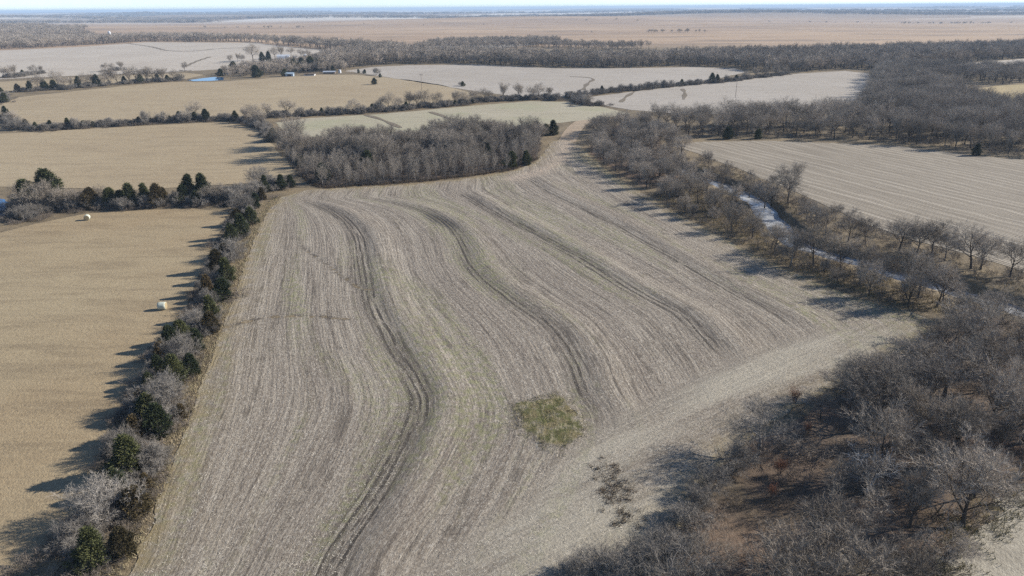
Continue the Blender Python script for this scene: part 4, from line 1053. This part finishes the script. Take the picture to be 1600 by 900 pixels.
stuff_points('far_woodland', np.concatenate(belts), FAR, 'blue hazy tree belts lining the horizon', (1.1, 1.9), r5, (2.2, 4.0))
sp_ = []
for cx, cy, n, sx, sy in ((330, 1500, 16, 45, 10), (-700, 2050, 14, 90, 12), (1500, 2500, 40, 160, 30), (1150, 1480, 30, 50, 12), (750, 2700, 8, 400, 60), (-150, 2300, 3, 300, 100)):
    sp_ += list(zip(r5.normal(cx, sx, n), r5.normal(cy, sy, n)))
stuff_points('scattered_trees', sp_, FAR, 'scattered small trees dotting the tan prairie hills', (0.5, 0.9), r5, (1.0, 1.8))

# undergrowth
r6 = np.random.default_rng(16)
ug = scatter(L['grove'], 3.3, r6) + [p for p in scatter(L['thicket'], 2.0, r6) if seg_dist(L['thicket'][1:8], np.array([p[0]]), np.array([p[1]]))[0] < 30] + scatter(L['neck_wood'], 3.4, r6) + scatter(L['row_wood'], 4.0, r6)
ug += [p for p in scatter(L['creek_near_bank'], 2.8, r6) + scatter(L['creek_far_bank'], 3.2, r6) if seg_dist(CREEK, np.array([p[0]]), np.array([p[1]]))[0] > 5.4]
stuff_points('undergrowth', ug, BRUSH, 'low brown brush under the bare trees', (0.6, 1.5), r6, (1.0, 1.6))
hug = []
for x, y, k, h in L['hedge']:
    for _ in range(4): hug.append((x - 0.8 + r6.normal(0, 1.3), y + r6.normal(0, 1.8)))
for x, y, k, h in L['left_line'] + L['upper_line'] + L['mid_row'] + L['green_row'] + L['strip_line']:
    for _ in range(8): hug.append((x + r6.normal(0, 3.2), y + r6.normal(0, 1.5)))
def along(pts, step, jx, jy):
    out = []
    P = sorted([(p[0], p[1]) for p in pts])
    for (ax, ay), (bx, by) in zip(P[:-1], P[1:]):
        ln = math.hypot(bx - ax, by - ay)
        if ln > 45: continue
        for q in range(int(ln / step) + 1):
            u_ = r6.random()
            out.append((ax + (bx - ax) * u_ + r6.normal(0, jx), ay + (by - ay) * u_ + r6.normal(0, jy)))
    return out
SHR = [norm_h(shrub(450 + i, 9), 1.6).joined('low_shrub', M_trunk_pale, M_twig_pale) for i in range(3)]
low = along(L['left_line'], 0.8, 1.0, 1.2) + along(L['upper_line'], 0.9, 1.2, 1.2) + along(L['mid_row'], 0.8, 1.2, 1.4) + along(L['green_row'], 1.0, 1.2, 1.4) + along(L['strip_line'], 1.0, 1.5, 1.5)

hlow = [(b_ - 0.6, a_) for a_, b_ in along([(y, x) for x, y, k, h in L['hedge']], 0.85, 1.0, 0.8)]
hlow = [p for p in hlow if not inside(L['crop'], [p[0]], [p[1]])[0]]
stuff_points('undergrowth', hlow, SHR, 'low grey brush between the hedgerow cedars beside the crop field', (0.7, 1.7), r6, (0.9, 1.5))
low = [p for p in low if not inside(L['crop'], [p[0]], [p[1]])[0]]
stuff_points('undergrowth', low, SHR, 'low grey brush filling the hedgerow and tree lines', (0.9, 2.4), r6, (0.9, 1.4))
stuff_points('undergrowth', hug, BRUSH, 'low brown brush at the foot of hedgerow and tree lines', (0.5, 1.1), r6, (1.2, 2.0))

# ------------------------------------------------------------------ grass tufts and loose straw
def blades(name, X, Y, hgt, wid, lean, mat, label, rng):
    n = len(X)
    Z = height(X, Y) + 0.06
    az = rng.uniform(0, 6.283, n); la = rng.uniform(0, 6.283, n)
    h = hgt[0] + (hgt[1] - hgt[0]) * rng.random(n); w = wid * rng.uniform(.6, 1.4, n); ln = rng.uniform(lean[0], lean[1], n) * h
    v = np.empty((n, 3, 3))
    v[:, 0] = np.column_stack([X + np.cos(az) * w, Y + np.sin(az) * w, Z])
    v[:, 1] = np.column_stack([X - np.cos(az) * w, Y - np.sin(az) * w, Z])
    v[:, 2] = np.column_stack([X + np.cos(la) * ln, Y + np.sin(la) * ln, Z + h])
    o = link(bpy.data.objects.new(name, mesh_np(name, v.reshape(-1, 3), np.arange(n * 3).reshape(-1, 3), mat)))
    return tag(o, label, kind='stuff')

def tufts(points, per, spread, rng):
    P = np.repeat(np.array(points, float), per, 0)
    return P[:, 0] + rng.normal(0, spread, len(P)), P[:, 1] + rng.normal(0, spread, len(P))

def blade_mat(name, a, b, c):
    m = NT(name)
    n = m.noise(m.coords('Object'), 0.35, 4, 0.6); n2 = m.noise(m.coords('Object'), 3.0, 3, 0.6)
    m.color(m.mix(m.ramp(n2, 0.4, 0.65), m.mix(m.ramp(n, 0.4, 0.6), a, b), c))
    return m.mat
M_gold = blade_mat('golden_grass', (0.33, 0.25, 0.12), (0.22, 0.19, 0.09), (0.15, 0.11, 0.06))
M_patch = blade_mat('patch_grass', (0.13, 0.13, 0.05), (0.20, 0.17, 0.08), (0.32, 0.27, 0.165))
M_edge = blade_mat('edge_grass', (0.28, 0.222, 0.135), (0.235, 0.205, 0.11), (0.34, 0.28, 0.18))
M_straw = blade_mat('straw', (0.52, 0.47, 0.38), (0.44, 0.39, 0.31), (0.60, 0.55, 0.45))
M_weed = blade_mat('dead_weeds', (0.10, 0.07, 0.045), (0.07, 0.053, 0.038), (0.15, 0.11, 0.07))

r7 = np.random.default_rng(17)
bank = [p for p in scatter(L['creek_near_bank'], 0.9, r7) if seg_dist(CREEK, np.array([p[0]]), np.array([p[1]]))[0] > 3.4]
bank = [p for p in bank if not inside(L['crop'], [p[0]], [p[1]])[0]]
bank2 = [p for p in scatter(L['creek_far_bank'], 1.3, r7) if 3.4 < seg_dist(CREEK, np.array([p[0]]), np.array([p[1]]))[0] < 9]
X, Y = tufts(bank + bank2, 16, 0.35, r7)
blades('tall_grass', X, Y, (0.3, 0.9), 0.035, (0.2, 0.7), M_gold, 'golden dead grass along the creek banks', r7)
X, Y = tufts([(x + r7.normal(0, .4), y + r7.normal(0, .4)) for x, y in scatter(L['grass_patch'], 0.36, r7)], 16, 0.3, r7)
blades('tall_grass', X, Y, (0.22, 0.42), 0.028, (0.4, 1.2), M_patch, 'green and straw grass patch left standing in the crop field', r7)
he = smooth_path(L['crop'][2:11], 0.8)
off = [(x - abs(r7.normal(0, 1.1)) - 0.2, y) for x, y in he for _ in range(7)]
X, Y = tufts(off, 12, 0.3, r7)
blades('tall_grass', X, Y, (0.12, 0.45), 0.03, (0.3, 0.9), M_edge, 'tan grass strip between hedgerow and crop field', r7)
te = smooth_path(L['thicket'][1:8], 0.8)
off = [(x + r7.normal(0, .7), y - abs(r7.normal(0, .8)) + .5) for x, y in te for _ in range(5)]
X, Y = tufts(off, 12, 0.3, r7)
blades('tall_grass', X, Y, (0.3, 0.8), 0.05, (0.2, 0.6), M_weed, 'dark weedy fringe along the thicket foot', r7)
X, Y = tufts([(x + r7.normal(0, .8), y + r7.normal(0, .8)) for x, y in scatter(L['weeds'], 0.55, r7)], 30, 0.28, r7)
blades('weeds', X, Y, (0.12, 0.45), 0.03, (0.4, 1.1), M_weed, 'dark dead weeds at the crop field edge before the grove', r7)
ce = smooth_path(L['crop_corner'][:8], 0.7)
off = [(x + r7.normal(0, 1.2), y + r7.normal(0, 1.2)) for x, y in ce for _ in range(8)]
X, Y = tufts(off, 14, 0.35, r7)
blades('tall_grass', X, Y, (0.2, 0.6), 0.03, (0.3, 0.9), M_patch, 'olive grass fringe between the near grove and the pale corner', r7)
# loose straw lying over the nearer half of the crop field
N = 420000
yy = 40 + 110 * r7.random(N) ** 1.7
xx = r7.uniform(-62, 70, N)
k = inside(L['crop'], xx, yy)
xx, yy = xx[k], yy[k]
cl = np.sin(row_coord(xx, yy) * 2 * math.pi / 0.76 + 0.8 * np.sin(yy * .2)) + r7.normal(0, 2.2, len(xx))
k = cl > 0.3
xx, yy = xx[k], yy[k]
blades('loose_straw', xx, yy, (0.02, 0.08), 0.03, (1.5, 5.0), M_straw, 'pale straw litter strewn over the crop field', r7)

# ------------------------------------------------------------------ hay bales
def lathe_x(profile, n):
    """revolve (x, r) about the X axis"""
    v, f = [], []
    for x, r in profile:
        for k in range(n):
            t = 2 * math.pi * k / n
            v.append((x, r * math.cos(t), r * math.sin(t)))
    for i in range(len(profile) - 1):
        for k in range(n):
            f.append((i * n + k, i * n + (k + 1) % n, (i + 1) * n + (k + 1) % n, (i + 1) * n + k))
    return v, f
m = NT('net_wrap')
g = m.coords('Object')
c = m.mix(m.ramp(m.noise(g, 5.0, 5, 0.7), 0.4, 0.65), (0.50, 0.54, 0.46), (0.38, 0.37, 0.28))
m.color(c); m.bump(m.noise(m.map(g, (14, 2, 2)), 1.0, 4), 0.05, 0.6)
M_wrap = m.mat
m = NT('bale_end')
g = m.coords('Object')
sx = m.n('ShaderNodeSeparateXYZ'); m.put(sx.inputs[0], g)
rad = m.math('SQRT', m.math('ADD', m.math('POWER', sx.outputs[1], 2.0), m.math('POWER', sx.outputs[2], 2.0)))
sw = m.math('SINE', m.math('MULTIPLY', m.math('ADD', rad, m.math('MULTIPLY', m.noise(g, 3.0, 4), 0.12)), 75))
m.color(m.mix(m.ramp(sw, -1, 1), (0.40, 0.32, 0.19), (0.22, 0.165, 0.09)))
M_end = m.mat
for i, ((x, y), rz, lab) in enumerate(zip(L['bales'], (0.12, 1.9), ('round hay bale in pale net wrap beside the hedgerow', 'round hay bale near the cedar line across the meadow'))):
    e = link(bpy.data.objects.new('hay_bale', None))
    e.location = (x, y, 0.72); e.rotation_euler = (0, 0, rz); e.scale = (0.84, 0.84, 0.84)
    tag(e, lab, 'hay bale', 'hay bales in the meadow')
    rj = random.Random(i)
    prof = [(-.76, .70), (-.74, .76), (-.5, .79), (-.2, .80), (.1, .795), (.45, .80), (.74, .76), (.76, .70)]
    v, f = lathe_x(prof, 28)
    v = [(p[0], p[1] * (1 + rj.gauss(0, .008)), p[2] * (0.97 if p[2] < -.5 else 1) * (1 + rj.gauss(0, .008))) for p in v]
    o = link(bpy.data.objects.new('net_wrap', mesh_from('net_wrap', v, f, M_wrap, True))); o.parent = e
    for s in (-1, 1):
        v, f = lathe_x([(s * .76, .70), (s * .79, .52), (s * .775, .3), (s * .79, .1), (s * .785, .001)], 28)
        o = link(bpy.data.objects.new('bale_face', mesh_from('bale_face', v, f, M_end, True))); o.parent = e

# ------------------------------------------------------------------ farmstead
M_white = plain('white_paint', (0.60, 0.61, 0.62), 0.6, 0.08)
M_roof = plain('pale_metal_roof', (0.50, 0.52, 0.54), 0.45, 0.06, 1.0, 0.4)
M_grey = plain('grey_boards', (0.33, 0.36, 0.40), 0.8, 0.2)
M_blue = plain('pale_blue_metal', (0.30, 0.37, 0.43), 0.5, 0.08, 1.0, 0.4)
M_dark = plain('dark_opening', (0.03, 0.03, 0.035), 0.9, 0.2)
M_wood = plain('weathered_wood', (0.16, 0.125, 0.095), 0.9, 0.3)

def box(x0, x1, y0, y1, z0, z1):
    v = [(x, y, z) for z in (z0, z1) for y in (y0, y1) for x in (x0, x1)]
    return v, [(0, 2, 3, 1), (4, 5, 7, 6), (0, 1, 5, 4), (2, 6, 7, 3), (0, 4, 6, 2), (1, 3, 7, 5)]
def part(name, vf, mat, parent, smooth=False):
    o = link(bpy.data.objects.new(name, mesh_from(name, vf[0], vf[1], mat, smooth))); o.parent = parent
    return o
def gabled(name, loc, rz, lx, wy, eave, ridge, mw, mr, label, door=True, windows=3, gambrel=False):
    e = link(bpy.data.objects.new(name, None)); e.location = loc; e.rotation_euler = (0, 0, rz)
    hx, hy = lx / 2, wy / 2
    if gambrel: prof = [(-hy, eave), (-hy * .62, eave + (ridge - eave) * .66), (0, ridge), (hy * .62, eave + (ridge - eave) * .66), (hy, eave)]
    else: prof = [(-hy, eave), (0, ridge), (hy, eave)]
    # walls: sides and the two gable ends
    ring = [(-hy, 0)] + prof + [(hy, 0)]
    n = len(ring)
    v = [(s * hx, y, z) for s in (-1, 1) for y, z in ring]
    f = [tuple(range(n))[::-1], tuple(range(n, 2 * n)), (0, 1, n + 1, n), (n - 2, n - 1, 2 * n - 1, 2 * n - 2)]
    part('wall', (v, f), mw, e)
    o_ = 0.45; t = 0.12
    over = [(prof[0][0] - o_, prof[0][1] - o_ * .5)] + prof[1:-1] + [(prof[-1][0] + o_, prof[-1][1] - o_ * .5)]
    v = [(s * (hx + o_), y, z + dz) for s in (-1, 1) for dz in (0.03, 0.03 + t) for y, z in over]
    k = len(over); f = []
    for i in range(k - 1):
        f += [(k + i, k + i + 1, 3 * k + i + 1, 3 * k + i), (i, 2 * k + i, 2 * k + i + 1, i + 1), (i, i + 1, k + i + 1, k + i), (2 * k + i, 3 * k + i, 3 * k + i + 1, 2 * k + i + 1)]
    f += [(0, k, 3 * k, 2 * k), (k - 1, 3 * k - 1, 4 * k - 1, 2 * k - 1)]
    part('roof', (v, f), mr, e)
    if door: part('door', box(-1.4, 1.4, -hy - .08, -hy - .02, 0, min(eave * .85, 3.2)), M_dark, e)
    for i in range(windows):
        x = -hx + lx * (i + 1) / (windows + 1)
        if door and abs(x) < 2.2: continue
        part('window', box(x - .45, x + .45, -hy - .07, -hy - .02, eave * .4, eave * .4 + .9), M_dark, e)
    return tag(e, label, 'building')
def bin_(name, loc, r, h, dome, mat, label, cat):
    e = link(bpy.data.objects.new(name, None)); e.location = loc
    def ring(prof, n=24):
        v = [(rr * math.cos(2 * math.pi * k / n), rr * math.sin(2 * math.pi * k / n), z) for rr, z in prof for k in range(n)]
        f = [(i * n + k, i * n + (k + 1) % n, (i + 1) * n + (k + 1) % n, (i + 1) * n + k) for i in range(len(prof) - 1) for k in range(n)]
        return v, f
    pr = []
    for i in range(9): pr += [(r, h * i / 9), (r * 1.012, h * (i + .5) / 9)]
    part('wall', ring(pr + [(r, h)]), mat, e, True)
    part('roof', ring([(r * 1.04, h - .05), (r * .8, h + dome * .5), (r * .4, h + dome * .85), (r * .12, h + dome), (0.01, h + dome + .05)]), M_roof, e, True)
    part('door', box(-.4, .4, -r - .06, -r + .1, 0.1, 1.9), M_grey, e)
    return tag(e, label, cat)
bx_, by_ = L['barn'][0]
gabled('barn', (bx_, by_, 0), 0.12, 11, 8, 3.4, 7.4, M_white, M_roof, 'white gambrel-roofed barn among bare farmstead trees', gambrel=True, windows=4)
bin_('grain_bin', (*L['bin'][0], 0), 2.4, 4.6, 1.7, M_roof, 'white domed grain bin beside the barn', 'grain bin')
bin_('grain_bin', (*L['bin'][1], 0), 1.9, 5.0, 1.3, M_blue, 'slim bluish grain bin behind the white bin', 'grain bin')
gabled('shed', (*L['shed'][0], 0), 0.05, 6, 4, 1.9, 2.8, M_blue, M_blue, 'small pale blue shed at the meadow edge', windows=2)
gabled('shed', (*L['shed'][1], 0), 0.03, 8, 4, 1.1, 1.6, M_white, M_wood, 'long low white shed under the farm cedars', door=False, windows=6)
gabled('shed', (*L['shed'][2], 0), 0.03, 9, 4, 1.4, 2.0, M_wood, M_grey, 'low brown open shed at the meadow corner', door=False, windows=4)
bin_('water_tank', (*L['tank'][0], 0), 1.1, 2.2, 0.4, M_white, 'small white tank at the end of the farm sheds', 'tank')
bin_('silo', (*L['silo'][0], 0), 2.4, 13.0, 2.2, M_white, 'tall white silo standing in the distant woods', 'silo')

for (x, y), lab in zip(L['poles'], ('wooden utility pole in the pale field before the dark woods', 'wooden utility pole by the meadow fence')):
    e = link(bpy.data.objects.new('utility_pole', None)); e.location = (x, y, 0)
    b = Bare(1); b.tube([Vector((0, 0, -.3)), Vector((0, 0, 5)), Vector((0, 0, 10.5))], [0.13, 0.11, 0.08], 8)
    part('pole', (b.tv, b.tf), M_wood, e, True)
    part('crossarm', box(-1.2, 1.2, -.19, -.07, 9.6, 9.75), M_wood, e)
    for ix in (-1.05, -.4, .4, 1.05): part('insulator', box(ix - .06, ix + .06, -.18, -.08, 9.753, 9.95), M_grey, e)
    tag(e, lab, 'utility pole', 'utility poles')

# ------------------------------------------------------------------ haze: one box of even, pale air
v, f = box(-34000, 34000, -6000, 34000, -48, 72)
hz = link(bpy.data.objects.new('haze', mesh_from('haze', v, f)))
hm_ = bpy.data.materials.new('haze')
hm_.use_nodes = True
nt = hm_.node_tree
nt.nodes.clear()
ho = nt.nodes.new('ShaderNodeOutputMaterial')
pv = nt.nodes.new('ShaderNodeVolumePrincipled')
pv.inputs['Color'].default_value = (0.60, 0.78, 1.0, 1)
pv.inputs['Density'].default_value = 0.000105
pv.inputs['Anisotropy'].default_value = 0.0
nt.links.new(pv.outputs[0], ho.inputs['Volume'])
hz.data.materials.append(hm_)
tag(hz, 'pale blue winter haze over the land', kind='stuff')
